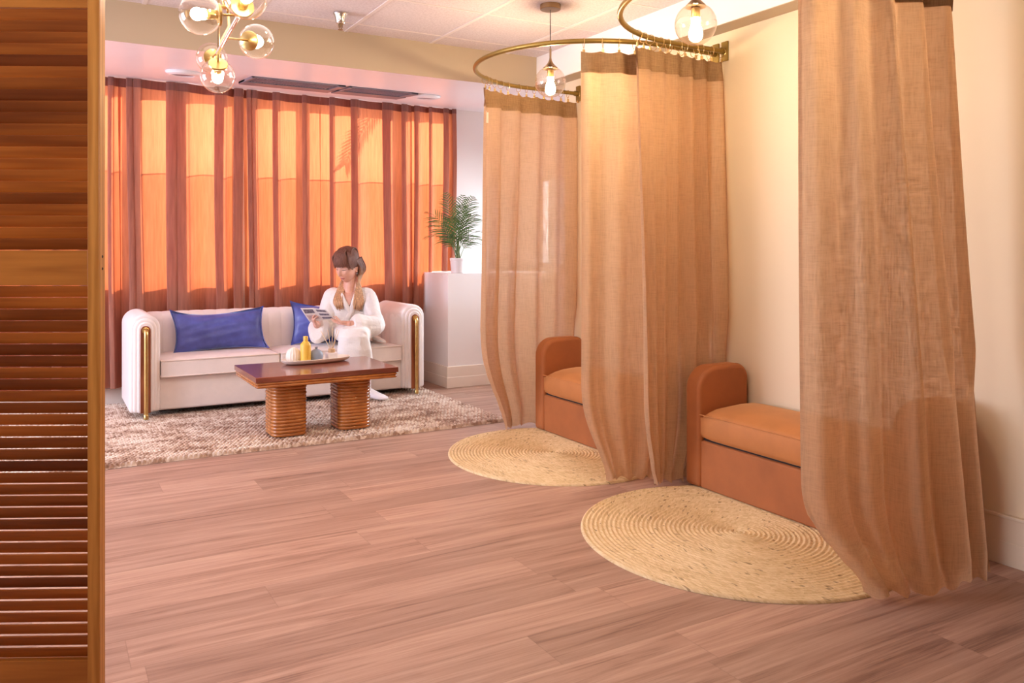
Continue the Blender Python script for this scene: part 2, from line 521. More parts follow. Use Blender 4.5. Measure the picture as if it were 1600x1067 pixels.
M['leaf'] = simple('palm_green', (0.085, 0.175, 0.045), 0.45, var=0.35, scale=14)
M['stem'] = simple('palm_stem', (0.22, 0.27, 0.12), 0.5, var=0.2)
M['label'] = simple('white_fabric_label', (0.80, 0.72, 0.64), 0.7)

# ------------------------------------------------------------------ mesh building
class MB:
    def __init__(self):
        self.v, self.f, self.tone = [], [], None

    def add(self, verts, faces):
        o = len(self.v)
        self.v += [Vector(p) for p in verts]
        self.f += [tuple(i + o for i in f) for f in faces]
        return self

    def box(self, lo, hi, mat=None):
        x0, y0, z0 = lo
        x1, y1, z1 = hi
        vs = [(x0, y0, z0), (x1, y0, z0), (x1, y1, z0), (x0, y1, z0), (x0, y0, z1), (x1, y0, z1), (x1, y1, z1), (x0, y1, z1)]
        if mat is not None:
            vs = [mat @ Vector(p) for p in vs]
        return self.add(vs, [(0, 3, 2, 1), (4, 5, 6, 7), (0, 1, 5, 4), (1, 2, 6, 5), (2, 3, 7, 6), (3, 0, 4, 7)])

    def loft(self, rings, cap=True, closed=True):
        n = len(rings[0])
        vs = [p for r in rings for p in r]
        fs = []
        for i in range(len(rings) - 1):
            for j in range(n if closed else n - 1):
                k = (j + 1) % n
                fs.append((i * n + j, i * n + k, (i + 1) * n + k, (i + 1) * n + j))
        if cap and closed:
            fs.append(tuple(range(n - 1, -1, -1)))
            fs.append(tuple(range((len(rings) - 1) * n, len(rings) * n)))
        return self.add(vs, fs)

    def tube(self, path, r, seg=10, cap=True, closed=False):
        path = [Vector(p) for p in path]
        n = len(path)
        rs = r if isinstance(r, (list, tuple)) else [r] * n
        rings = []
        up = None
        for i, p in enumerate(path):
            if closed:
                t = path[(i + 1) % n] - path[i - 1]
            else:
                t = path[min(i + 1, n - 1)] - path[max(i - 1, 0)]
            t.normalize()
            if up is None:
                up = Vector((0, 0, 1)) if abs(t.z) < 0.9 else Vector((1, 0, 0))
            a = (up - t * up.dot(t))
            if a.length < 1e-6:
                a = t.orthogonal()
            a.normalize()
            up = a
            b = t.cross(a)
            rings.append([p + (a * cos(2 * pi * k / seg) + b * sin(2 * pi * k / seg)) * rs[i] for k in range(seg)])
        if closed:
            rings.append(rings[0])
            return self.loft(rings, cap=False)
        return self.loft(rings, cap=cap)

    def lathe(self, prof, c=(0, 0, 0), seg=32, axis=None):
        """prof: (radius, height) pairs along axis (default +Z) from c"""
        c = Vector(c)
        q = Matrix.Identity(3)
        if axis is not None:
            q = Vector((0, 0, 1)).rotation_difference(Vector(axis).normalized()).to_matrix()
        rings = []
        for r, h in prof:
            rings.append([c + q @ Vector((max(r, 1e-5) * cos(2 * pi * k / seg), max(r, 1e-5) * sin(2 * pi * k / seg), h)) for k in range(seg)])
        return self.loft(rings)

    def ball(self, c, rad, seg=24, rng=14, mat=None):
        rad = Vector(rad) if not isinstance(rad, (int, float)) else Vector((rad, rad, rad))
        c = Vector(c)
        rings = []
        for i in range(rng + 1):
            ph = -pi / 2 + pi * i / rng
            rr = max(cos(ph), 1e-4)
            ring = []
            for k in range(seg):
                p = Vector((rad.x * rr * cos(2 * pi * k / seg), rad.y * rr * sin(2 * pi * k / seg), rad.z * sin(ph)))
                if mat is not None:
                    p = mat @ p
                ring.append(c + p)
            rings.append(ring)
        return self.loft(rings)

    def grid(self, fn, nu, nv):
        vs = [fn(i / nu, j / nv) for j in range(nv + 1) for i in range(nu + 1)]
        w = nu + 1
        return self.add(vs, [(j * w + i, j * w + i + 1, (j + 1) * w + i + 1, (j + 1) * w + i) for j in range(nv) for i in range(nu)])

    def build(self, name, mat, parent=None, loc=None, smooth=35, bevel=0, bseg=2, subsurf=0, solid=0, soff=0.0, recalc=True):
        """linked as ONE mesh object; verts are given in world space"""
        if parent is not None:
            base = Vector(parent['_base'])
        else:
            base = Vector(loc) if loc is not None else Vector((0, 0, 0))
        me = bpy.data.meshes.new(name)
        me.from_pydata([p - base for p in self.v], [], self.f)
        if recalc:
            bm = bmesh.new()
            bm.from_mesh(me)
            bmesh.ops.recalc_face_normals(bm, faces=bm.faces)
            bm.to_mesh(me)
            bm.free()
        me.materials.append(mat)
        if smooth is not None:
            me.shade_smooth()
            if smooth < 180:
                me.set_sharp_from_angle(angle=radians(smooth))
        ob = bpy.data.objects.new(name, me)
        COL.objects.link(ob)
        if parent is not None:
            ob.parent = parent
            if parent.type != 'EMPTY':
                pass
        else:
            ob.location = base
        ob['_base'] = tuple(base)
        if bevel:
            b = ob.modifiers.new('bevel', 'BEVEL')
            b.width = bevel
            b.segments = bseg
            b.limit_method = 'ANGLE'
            b.angle_limit = radians(40)
            b.harden_normals = False
        if solid:
            s = ob.modifiers.new('solid', 'SOLIDIFY')
            s.thickness = solid
            s.offset = soff
        if subsurf:
            s = ob.modifiers.new('subsurf', 'SUBSURF')
            s.levels = subsurf
            s.render_levels = subsurf
        return ob


def thing(name, label, cat, loc, group=None):
    o = bpy.data.objects.new(name, None)
    o.empty_display_size = 0.05
    o.location = loc
    COL.objects.link(o)
    o['_base'] = tuple(loc)
    return tag(o, label, cat, group)


def tag(o, label, cat, group=None):
    o['label'] = label
    o['category'] = cat
    if group:
        o['group'] = group
    return o


def struct(o):
    o['kind'] = 'structure'
    return o


def copy_tree(o, delta=None, parent=None, label=None, group=None):
    c = o.copy()
    COL.objects.link(c)
    if parent is not None:
        c.parent = parent
    if delta is not None:
        c.location = Vector(o.location) + Vector(delta)
    if label:
        c['label'] = label
    if group:
        c['group'] = group
    for ch in [x for x in COL.objects if x.parent == o]:
        copy_tree(ch, parent=c)
    return c


def crom(pts, n=8, closed=False):
    """Catmull-Rom through points"""
    P = [Vector(p) for p in pts]
    out = []
    m = len(P)
    rng = range(m) if closed else range(m - 1)
    for i in rng:
        if closed:
            p0, p1, p2, p3 = P[i - 1], P[i], P[(i + 1) % m], P[(i + 2) % m]
        else:
            p0, p1, p2, p3 = P[max(i - 1, 0)], P[i], P[i + 1], P[min(i + 2, m - 1)]
        for k in range(n):
            t = k / n
            out.append(0.5 * ((2 * p1) + (p2 - p0) * t + (2 * p0 - 5 * p1 + 4 * p2 - p3) * t * t + (3 * p1 - p0 - 3 * p2 + p3) * t ** 3))
    if not closed:
        out.append(P[-1])
    return out


def smoothstep(a, b, x):
    t = min(1, max(0, (x - a) / (b - a)))
    return t * t * (3 - 2 * t)


# ------------------------------------------------------------------ the setting
H = 2.665          # suspended ceiling
XR = 3.31          # booth wall
YS = 5.16          # bulkhead face over the window recess
YB = 7.25          # window wall
XA = 4.30          # alcove side wall
LIP, BACKZ = 2.43, 2.625

struct(MB().box((-4.0, -3.0, -0.08), (5.0, 8.6, 0.0)).build('floor', M['floor'], smooth=None))
ce = struct(MB().box((-4.0, -3.0, H), (XA + 0.12, YS, H + 0.06)).build('ceiling', M['ceil'], smooth=None))
g = MB()
for k in range(-8, 7):
    x = 1.715 + 0.6035 * k
    if -3.9 < x < 3.17:
        g.box((x - 0.012, -3.0, H - 0.004), (x + 0.012, YS, H + 0.002))
for k in range(13):
    y = 4.95 - 0.6035 * k
    g.box((-4.0, y - 0.007, H - 0.0025), (3.17, y + 0.007, H + 0.002))
g.build('ceiling_grid', M['grid'], ce, smooth=None)

# booth wall with its return into the window alcove, beam along its top
struct(MB().box((XR, -3.0, 0), (XR + 0.12, 4.98, H)).box((XR + 0.12, 4.86, 0), (XA + 0.12, 4.98, H)).build('wall_right', M['wall_cream'], smooth=None))
bm_ = struct(MB().box((3.174, -2.6, 2.46), (XR, YS, H)).build('trim_1', M['wall_white'], smooth=None))
MB().box((3.176, -2.6, 2.457), (XR, YS, 2.461)).build('beam_underside_shade', M['wall_beige'], bm_, smooth=None)  # beige slab paints in the shade under the white beam
b = MB()
b.box((XR - 0.016, -2.6, 0.0), (XR, 4.98, 0.19)).box((XR - 0.02, -2.6, 0.0), (XR - 0.016, 4.98, 0.093)).box((XR - 0.022, -2.6, 0.185), (XR, 4.98, 0.198))
struct(b.build('baseboard_right', M['trim_cream'], smooth=None, bevel=0.003))

struct(MB().box((-4.0, -2.72, 0), (XR, -2.6, H)).build('wall_rear', M['wall_cream'], smooth=None))
struct(MB().box((-1.62, -2.6, 0), (-1.5, 2.7, H)).build('wall_light_block', M['wall_cream'], smooth=None))  # unseen wall added to keep left daylight off the near right wall

# bulkhead over the window recess
bk = MB()
prof = [(YS, H), (YS, LIP), (YB + 0.1, BACKZ), (YB + 0.1, H + 0.06), (YS, H + 0.06)]
bk.add([(-4.0, y, z) for y, z in prof] + [(XA + 0.1, y, z) for y, z in prof],
       [(0, 1, 2, 3, 4), (9, 8, 7, 6, 5)] + [(i, i + 5, (i + 1) % 5 + 5, (i + 1) % 5) for i in range(5)])
bo = bk.build('trim_2', M['soffit'], smooth=None)
struct(bo)
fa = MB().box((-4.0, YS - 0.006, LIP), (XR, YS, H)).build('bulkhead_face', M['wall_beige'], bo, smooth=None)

# window wall: pier pieces around the openings
wins = [(-0.95, 0.62), (0.70, 1.46), (1.52, 2.00), (2.06, 2.90), (2.95, 3.43)]
SILL, HEAD = 0.95, 2.56
w = MB()
w.box((-4.0, YB, 0), (XA + 0.12, YB + 0.14, SILL))
w.box((-4.0, YB, HEAD), (XA + 0.12, YB + 0.14, H))
xs = [-4.0] + [v for p in wins for v in p] + [XA + 0.12]
for i in range(0, len(xs), 2):
    w.box((xs[i], YB, SILL), (xs[i + 1], YB + 0.14, HEAD))
struct(w.build('wall_back', M['wall_white'], smooth=None))
struct(MB().box((-4.0, YB - 0.016, 0), (3.1, YB, 0.13)).box((-4.0, YB - 0.02, 0.12), (3.1, YB, 0.132)).build('baseboard_back', M['trim'], smooth=None, bevel=0.003))
RAIL = 1.925
for i, (x0, x1) in enumerate(wins):
    f = MB()
    y0, y1 = YB + 0.05, YB + 0.10
    f.box((x0, y0, SILL), (x0 + 0.025, y1, HEAD)).box((x1 - 0.025, y0, SILL), (x1, y1, HEAD))
    f.box((x0, y0, SILL), (x1, y1, SILL + 0.03)).box((x0, y0, HEAD - 0.03), (x1, y1, HEAD))
    f.box((x0, y0 + 0.02, RAIL - 0.003), (x1, y1 - 0.02, RAIL + 0.003))
    fo = struct(f.build('window_%d' % (i + 1), M['metal_white'], smooth=None))
    MB().box((x0 + 0.02, YB + 0.073, RAIL), (x1 - 0.02, YB + 0.077, HEAD - 0.02)).build('upper_pane', M['pane'], fo, smooth=None)
    MB().box((x0 + 0.02, YB + 0.060, SILL + 0.02), (x1 - 0.02, YB + 0.064, RAIL)).build('lower_pane', M['screen'], fo, smooth=None)

# alcove side wall with its own window (behind the far linen curtain)
wy0, wy1, wz0, wz1 = 5.75, 6.95, 1.08, 1.95
w = MB()
w.box((XA, 4.98, 0), (XA + 0.12, YB, wz0)).box((XA, 4.98, wz1), (XA + 0.12, YB, H))
w.box((XA, 4.98, wz0), (XA + 0.12, wy0, wz1)).box((XA, wy1, wz0), (XA + 0.12, YB, wz1))
struct(w.build('wall_alcove', M['wall_white'], smooth=None))
f = MB()
for yy in (wy0, (wy0 + wy1) / 2 - 0.0125, wy1 - 0.025):
    f.box((XA + 0.04, yy, wz0), (XA + 0.08, yy + 0.025, wz1))
f.box((XA + 0.04, wy0, wz0), (XA + 0.08, wy1, wz0 + 0.03)).box((XA + 0.04, wy0, wz1 - 0.03), (XA + 0.08, wy1, wz1))
fo = struct(f.build('window_6', M['metal_white'], smooth=None))
MB().box((XA + 0.058, wy0 + 0.02, wz0 + 0.02), (XA + 0.062, wy1 - 0.02, wz1 - 0.02)).build('pane', M['pane'], fo, smooth=None)

# low white built-in plinth that carries the palm
PX0, PY0, PZ = 3.145, 6.62, 1.025
pl = struct(MB().box((PX0, PY0, 0), (XA, YB, PZ)).build('trim_3', M['wall_white'], smooth=None, bevel=0.004))
b = MB()
b.box((PX0 - 0.014, PY0 - 0.014, 0), (XA, YB - 0.03, 0.19)).box((PX0 - 0.018, PY0 - 0.018, 0), (XA, YB - 0.03, 0.095))
b.build('plinth_baseboard', M['trim'], pl, smooth=None, bevel=0.003)


def soffit_z(y):
    return LIP + (BACKZ - LIP) * (y - YS) / (YB + 0.1 - YS)


SLOPE = math.atan((BACKZ - LIP) / (YB + 0.1 - YS))


def on_soffit(px, py):
    r = ray(px, py)
    k = (BACKZ - LIP) / (YB + 0.1 - YS)
    d = (LIP - CAM_H - k * YS) / (r.z - k * r.y)
    return at(px, py, d)


# recessed downlights in the underside of the bulkhead
for (px, py, lab) in ((286, 112, 'round white recessed downlight under the bulkhead, behind the chandelier'),
                      (666, 149, 'round white recessed downlight at the right end of the bulkhead, near the ceiling grilles')):
    c = on_soffit(px, py)
    t = thing('recessed_downlight', lab, 'ceiling light', c, 'recessed downlights')
    ax = Vector((0, sin(SLOPE), -cos(SLOPE)))
    MB().lathe([(0.116, -0.002), (0.122, 0.006), (0.114, 0.020), (0.086, 0.030), (0.076, 0.026), (0.070, 0.0)], c, 40, ax).build('trim_ring', M['metal_white'], t)
    MB().lathe([(0.078, 0.024), (0.05, 0.026), (0.03, 0.026), (0.0, 0.026)], c, 32, ax).build('lens', simple('frosted_lens', (0.20, 0.18, 0.22), 0.5), t)

# ceiling grilles
for (x0, x1, lab) in ((1.335, 2.05, 'left grey air grille in the bulkhead underside above the drapes'),
                      (2.08, 2.66, 'right grey air grille in the bulkhead underside above the drapes')):
    ya, yb = 6.16, 6.64
    t = thing('air_grille', lab, 'vent', ((x0 + x1) / 2, ya, soffit_z(ya)), 'air grilles in the bulkhead')
    def pt(x, y, dz):
        return Vector((x, y, soffit_z(y) + dz))
    def slab(mb, xa, xb, y0, y1, za, zb):
        mb.add([pt(xa, y0, za), pt(xb, y0, za), pt(xb, y1, za), pt(xa, y1, za), pt(xa, y0, zb), pt(xb, y0, zb), pt(xb, y1, zb), pt(xa, y1, zb)],
               [(0, 3, 2, 1), (4, 5, 6, 7), (0, 1, 5, 4), (1, 2, 6, 5), (2, 3, 7, 6), (3, 0, 4, 7)])
    f = MB()
    slab(f, x0, x1, ya, ya + 0.02, -0.012, 0.001)
    slab(f, x0, x1, yb - 0.22, yb, -0.022, 0.001)
    slab(f, x0, x0 + 0.02, ya, yb, -0.018, 0.001)
    slab(f, x1 - 0.06, x1, ya, yb, -0.018, 0.001)
    f.build('frame', M['vent'], t, smooth=None, bevel=0.003)
    v = MB()
    slab(v, x0 + 0.02, x1 - 0.06, ya + 0.02, yb - 0.22, -0.004, -0.001)
    v.build('void', M['vent_dark'], t, smooth=None)
    f = MB()
    n = int((x1 - x0 - 0.08) / 0.022)
    for k in range(n):
        xx = x0 + 0.024 + k * 0.022
        slab(f, xx, xx + 0.008, ya + 0.015, yb - 0.21, -0.015, -0.004)
    f.build('louvres', M['vent'], t, smooth=None)

# sprinkler head
c = onz(532, 20, H)
t = thing('fire_sprinkler', 'small chrome fire sprinkler head on the white tiled ceiling', 'sprinkler', c)
MB().lathe([(0.042, 0.0), (0.044, 0.006), (0.036, 0.02), (0.030, 0.045), (0.026, 0.062), (0.022, 0.066), (0.0, 0.066)], c, 28, (0, 0, -1)).build('escutcheon', M['chrome'], t)
s = MB().tube([c + Vector((0, 0, -0.06)), c + Vector((0, 0, -0.088))], 0.008, 10)
s.tube([c + Vector((-0.011, 0, -0.066)), c + Vector((-0.013, 0, -0.085)), c + Vector((0, 0, -0.102))], 0.0028, 6)
s.tube([c + Vector((0.011, 0, -0.066)), c + Vector((0.013, 0, -0.085)), c + Vector((0, 0, -0.102))], 0.0028, 6)
s.lathe([(0.004, 0.098), (0.015, 0.100), (0.015, 0.103), (0.0, 0.104)], c, 14, (0, 0, -1))
s.build('deflector', M['brass_dark'], t)


# ------------------------------------------------------------------ louvred folding screen on the left
def screen_panel():
    # panel frame: origin at its front right bottom edge; ux points left along the panel, uy away from the camera
    D = 2.22
    pr = ray(155.5, 388)
    o = Vector((pr.x * D, pr.y * D, 0))
    a = YAW + radians(-1.6)
    ux = Vector((-cos(a), sin(a), 0))
    uy = Vector((sin(a), cos(a), 0))
    mt = Matrix(((ux.x, uy.x, 0, o.x), (ux.y, uy.y, 0, o.y), (0, 0, 1, 0), (0, 0, 0, 1)))
    t = thing('louvred_screen', 'honey pine louvred folding screen panel at the left edge of the room', 'room divider', tuple(o))
    wpost, wpan, th, top = 0.033, 0.52, 0.034, 1.99
    for (x0, x1) in ((0.0, wpost), (wpan - wpost, wpan)):
        MB().box((x0, 0, 0.012), (x1, th, top), mt).build('stile', M['pine_v'], t, smooth=None, bevel=0.002)
    def zof(py):
        return CAM_H + (HOR - py) * D / F_PX
    rails = [(0.03, zof(1032)), (zof(446), zof(391)), (zof(12), top - 0.005)]
    for (z0, z1) in rails:
        MB().box((wpost, 0.003, z0), (wpan - wpost, th - 0.003, z1), mt).build('rail', M['pine'], t, smooth=None, bevel=0.002)
    rnd = random.Random(5)
    def slats(z0, z1, n, tilt):
        pitch = (z1 - z0) / n
        for k in range(n):
            zc = z0 + (k + 0.5) * pitch
            w_, h_ = 0.0045, 0.0335 / 2
            R = Matrix.Translation((0, th / 2, zc)) @ Matrix.Rotation(tilt, 4, 'X')
            m = MB().box((wpost - 0.004, -w_ / 2, -h_), (wpan - wpost + 0.004, w_ / 2, h_), mt @ R)
            s = m.build('slat', M['slat'], t, smooth=None, bevel=0.0015)
            tone = rnd.random()
            at_ = s.data.attributes.new('tone', 'FLOAT', 'POINT')
            for d_ in at_.data:
                d_.value = tone
    tilt = radians(24)
    slats(rails[0][1] + 0.001, rails[1][0] - 0.001, 32, tilt)
    slats(rails[1][1] + 0.001, rails[2][0] - 0.001, 21, tilt)
    # two dowel holes with dark plugs on the edge of the stile
    for z in (zof(401), zof(420)):
        MB().lathe([(0.004, -0.001), (0.004, 0.0006), (0.0, 0.0008)], mt @ Vector((0, th * 0.5, z)), 10, -ux).build('screw_plug', M['dark'], t)


screen_panel()


# ------------------------------------------------------------------ sofa
def sofa():
    X0, X1 = 0.535, 2.82
    YF, YBK = 6.40, 7.065
    base = (1.655, 6.75, 0.03)
    t = thing('sofa', 'long cream velvet sofa with channel-tufted back and brass-trimmed arms', 'sofa', base)
    AW = 0.205
    top = 0.775
    def arch(x0, x1, z0, z1, n=14):
        r = (x1 - x0) / 2
        cx = (x0 + x1) / 2
        pts = [(x0, z0)]
        for k in range(n + 1):
            a = pi - pi * k / n
            pts.append((cx + r * cos(a), z1 - r + r * sin(a)))
        pts.append((x1, z0))
        return pts
    def arch_prism(x0, x1, z0, z1, y0, y1):
        m = MB()
        p = arch(x0, x1, z0, z1)
        m.loft([[Vector((x, y0, z)) for x, z in p], [Vector((x, y1, z)) for x, z in p]])
        return m
    arch_prism_ = arch_prism
    for (x0, x1) in ((X0, X0 + AW), (X1 - AW, X1)):
        arm = arch_prism(x0, x1, 0.07, top, YF, YBK).build('arm', M['sofa'], t, bevel=0.022, bseg=4)
        cx = (x0 + x1) / 2
        arch_prism(cx - 0.078, cx + 0.078, 0.075, top - 0.028, YF - 0.020, YF + 0.02).build('arm_front_roll', M['sofa'], arm, bevel=0.014, bseg=3)
        arch_prism(cx - 0.052, cx + 0.052, 0.075, top - 0.054, YF - 0.036, YF + 0.02).build('arm_front_panel', M['sofa'], arm, bevel=0.010, bseg=3)
        arch_prism(cx - 0.034, cx + 0.034, 0.07, top - 0.080, YF - 0.040, YF + 0.01).build('wood_inlay', M['sofa_wood'], arm, bevel=0.003)
        zt = top - 0.125
        path = [(cx, YF - 0.02, zt + 0.012), (cx, YF - 0.055, zt + 0.010), (cx, YF - 0.068, zt - 0.012), (cx, YF - 0.07, zt - 0.05)]
        path = crom(path, 5) + [Vector((cx, YF - 0.07, z)) for z in (0.5, 0.35, 0.2, 0.05)]
        bt = MB().tube(path, 0.0145, 14)
        bt.lathe([(0.024, 0.0), (0.024, 0.006), (0.016, 0.009)], (cx, YF - 0.038, zt + 0.012), 18, (0, -1, 0))
        bt.lathe([(0.0145, 0.0), (0.017, 0.002), (0.017, 0.03), (0.0145, 0.034)], (cx, YF - 0.07, 0.032), 14)
        bt.build('brass_bar_leg', M['brass'], t)
        MB().lathe([(0.018, 0.032), (0.022, 0.07)], (cx, YBK - 0.07, 0.0), 12).build('rear_foot', M['dark'], t)
    xi0, xi1 = X0 + AW, X1 - AW
    MB().box((xi0 - 0.02, YF + 0.035, 0.068), (xi1 + 0.02, YBK - 0.03, 0.31)).build('base', M['sofa'], t, bevel=0.015, bseg=3)
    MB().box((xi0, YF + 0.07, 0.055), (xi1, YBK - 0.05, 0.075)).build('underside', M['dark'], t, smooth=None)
    # channelled back: upright ribs with rounded tops
    bk = MB()
    n = 19
    wd = (xi1 - xi0 + 0.06) / n
    for k in range(n):
        xa = xi0 - 0.03 + k * wd
        cx = xa + wd / 2
        rings = []
        prof = [(6.865, 0.29), (6.855, 0.45), (6.865, 0.60), (6.885, 0.69), (6.92, 0.735), (6.97, 0.752), (7.02, 0.735), (7.05, 0.69), (7.062, 0.58), (7.065, 0.10), (6.95, 0.10)]
        m = 9
        for i in range(m + 1):
            u = -1 + 2 * i / m
            q = 0.010 * (1 - abs(u) ** 2.2)
            ring = []
            for (y, z) in prof:
                d = Vector((y - 6.985, z - 0.45))
                if d.length:
                    d.normalize()
                ring.append(Vector((cx + u * wd / 2 * 0.998, y + d.x * q, z + (d.y * q * 0.3 if z > 0.2 else 0))))
            rings.append(ring)
        bk.loft(rings)
    bk.build('channelled_back', M['sofa'], t, smooth=60)
    # ribs on the inner side of the right arm
    ra = MB()
    for k in range(4):
        y0 = YF + 0.10 + k * 0.12
        rings = []
        for i in range(9):
            u = -1 + i / 4
            q = 0.014 * (1 - u * u) + 0.001
            rings.append([Vector((xi1 - q, y0 + u * 0.06, 0.42)), Vector((xi1 - q, y0 + u * 0.06, 0.66)), Vector((xi1 + 0.02, y0 + u * 0.06, 0.71)), Vector((xi1 + 0.03, y0 + u * 0.06, 0.42))])
        ra.loft(rings)
    ra.build('arm_channels', M['sofa'], t, smooth=60)
    # two seat cushions with piping
    xm = 1.60
    for (xa, xb) in ((xi0 + 0.004, xm - 0.003), (xm + 0.003, xi1 - 0.004)):
        cz0, cz1 = 0.312, 0.432
        def fn(u, v, xa=xa, xb=xb):
            x = xa + (xb - xa) * u
            y = YF - 0.012 + (6.875 - YF + 0.012) * v
            e = min(1, 4.5 * min(u, 1 - u, v * 1.1, (1 - v)))
            return Vector((x, y, cz1 + 0.022 * (1 - (1 - e) ** 2)))
        m = MB()
        m.grid(fn, 30, 20)
        top_n = len(m.v)
        w_ = 31
        loop = [i for i in range(31)] + [j * w_ + 30 for j in range(1, 21)] + [20 * w_ + i for i in range(29, -1, -1)] + [j * w_ for j in range(19, 0, -1)]
        o = len(m.v)
        for i in loop:
            p = m.v[i]
            m.v.append(Vector((p.x, p.y + (0.0), cz0)))
        nl = len(loop)
        for k in range(nl):
            m.f.append((loop[k], o + k, o + (k + 1) % nl, loop[(k + 1) % nl]))
        m.f.append(tuple(o + k for k in range(nl)))
        cu = m.build('seat_cushion', M['sofa'], t, bevel=0.012, bseg=3)
        pp = MB()
        for z in (cz1 + 0.001, cz0 + 0.006):
            r = 0.02
            yy = YF - 0.014
            pts = [(xa, 6.86, z), (xa, yy + r, z), (xa + r * 0.3, yy + r * 0.3, z), (xa + r, yy, z), (xb - r, yy, z), (xb - r * 0.3, yy + r * 0.3, z), (xb, yy + r, z), (xb, 6.86, z)]
            pp.tube(pts, 0.0055, 8)
        pp.build('piping', M['sofa_pipe'], cu)
    return t


sofa()


# ------------------------------------------------------------------ pillows
def pillow(c, w, h, th, yaw, lean, roll, label, seed):
    rnd = random.Random(seed)
    ph = [rnd.random() * 6 for _ in range(6)]
    R = Matrix.Rotation(yaw, 4, 'Z') @ Matrix.Rotation(lean, 4, 'X') @ Matrix.Rotation(roll, 4, 'Y')
    def side(sg):
        def fn(u, v):
            a, b_ = 2 * u - 1, 2 * v - 1
            # pinched edges, pulled-out corners
            cr = (abs(a) * abs(b_)) ** 4
            x = a * w / 2 * (1 - 0.075 * (1 - b_ * b_) * abs(a) ** 3 + 0.035 * cr)
            z = b_ * h / 2 * (1 - 0.16 * (1 - a * a) * abs(b_) ** 3 + 0.10 * cr)
            a2, b2 = min(1, abs(a) / 0.955), min(1, abs(b_) / 0.93)
            body = max(0.0, (1 - a2 ** 2.6)) ** 0.62 * max(0.0, (1 - b2 ** 2.0)) ** 0.72
            y = sg * (th / 2 * body + 0.0015)
            y += (0.010 * sin(7 * a + ph[0] + 4 * b_) + 0.006 * sin(13 * b_ + ph[1] - 6 * a)) * body ** 0.5
            edge = max(abs(a), abs(b_))
            y = sg * th / 2 * body
            y += 0.006 * sin(9 * a + ph[0] + 3 * b_) * body + 0.004 * sin(15 * b_ + ph[1] - 5 * a) * body
            y += 0.020 * sin(3.1 * a + ph[2]) * (edge > 0.93) * (edge - 0.93) / 0.07
            y += 0.035 * cr * sin(5 * a * b_ + ph[3])
            return c + R @ Vector((x, y, z))
        return fn
    m = MB()
    m.grid(side(-1), 56, 34)
    m.grid(side(1), 56, 34)
    o = m.build('cushion', M['blue'], None, loc=tuple(c - Vector((0, 0, h / 2))), smooth=180)
    bm = bmesh.new(); bm.from_mesh(o.data)
    bmesh.ops.remove_doubles(bm, verts=bm.verts, dist=0.0008)
    bmesh.ops.recalc_face_normals(bm, faces=bm.faces)
    bm.to_mesh(o.data); bm.free()
    o.data.shade_smooth()
    tag(o, label, 'cushion', 'blue velvet cushions')


pc = at(338, 515, 6.56)
pillow(Vector((pc.x, 6.735, 0.600)), 0.70, 0.335, 0.155, radians(-1), radians(-19), radians(-1.6), 'wide blue velvet lumbar cushion leaning alone on the left half of the sofa', 3)
pc = at(500, 507, 6.8)
pillow(Vector((pc.x + 0.06, 6.765, 0.615)), 0.56, 0.35, 0.17, radians(-3), radians(-16), radians(3), 'blue velvet cushion tucked behind the person in the white robe', 9)


# ------------------------------------------------------------------ coffee table
def rrect(cx, cy, hx, hy, r, z, n=7):
    pts = []
    for (sx, sy, a0) in ((1, 1, 0), (-1, 1, pi / 2), (-1, -1, pi), (1, -1, 3 * pi / 2)):
        for k in range(n + 1):
            a = a0 + pi / 2 * k / n
            pts.append(Vector((cx + sx * (hx - r) + r * cos(a), cy + sy * (hy - r) + r * sin(a), z)))
    return pts


RUGZ = 0.031
TX0, TX1, TY0, TY1, TZ = 1.15, 2.10, 5.20, 5.86, 0.442


def coffee_table():
    t = thing('coffee_table', 'low rattan coffee table with dark wood top on two ribbed column legs', 'coffee table', ((TX0 + TX1) / 2, 5.5, RUGZ))
    MB().box((TX0, TY0, TZ - 0.034), (TX1, TY1, TZ)).build('table_top', M['mahogany'], t, smooth=None, bevel=0.003)
    ap = MB()
    for k, ins in ((0, 0.004), (1, 0.005)):
        z = TZ - 0.034 - 0.0095 - k * 0.018
        ap.tube(rrect((TX0 + TX1) / 2, (TY0 + TY1) / 2, (TX1 - TX0) / 2 - 0.009 - ins, (TY1 - TY0) / 2 - 0.009 - ins, 0.012, z, 4), 0.0098, 9, closed=True)
    ap.box((TX0 + 0.02, TY0 + 0.02, TZ - 0.066), (TX1 - 0.02, TY1 - 0.02, TZ - 0.03))
    ap.build('rattan_apron', M['rattan'], t, smooth=60)
    for cx in (1.395, 1.835):
        m = MB()
        cy, hx = 5.43, 0.117
        zt = TZ - 0.064
        n = 16
        step = (zt - RUGZ) / n
        rnd = random.Random(int(cx * 100))
        for k in range(n):
            z = RUGZ + step * (k + 0.5)
            e = 0.003 * (rnd.random() - 0.5) + (0.006 if k == n - 1 else 0)
            m.tube(rrect(cx, cy, hx - 0.012 + e, hx + 0.01 + e, 0.062, z, 6), step / 2 * 1.14, 10, closed=True)
        m.loft([rrect(cx, cy, hx - 0.014, hx + 0.008, 0.06, RUGZ + 0.004), rrect(cx, cy, hx - 0.014, hx + 0.008, 0.06, zt)])
        m.build('column_leg', M['rattan'], t, smooth=60)


coffee_table()

# tray and what stands on it
tc = onz(494, 566, TZ)
ang = radians(6)
ta, tb = 0.252, 0.105


def ell(a, b_, z, n=48, p=2.5):
    out = []
    for k in range(n):
        th = 2 * pi * k / n
        x = a * math.copysign(abs(cos(th)) ** (2 / p), cos(th))
        y = b_ * math.copysign(abs(sin(th)) ** (2 / p), sin(th))
        out.append(Vector((tc.x + x * cos(ang) - y * sin(ang), tc.y + x * sin(ang) + y * cos(ang), z)))
    return out


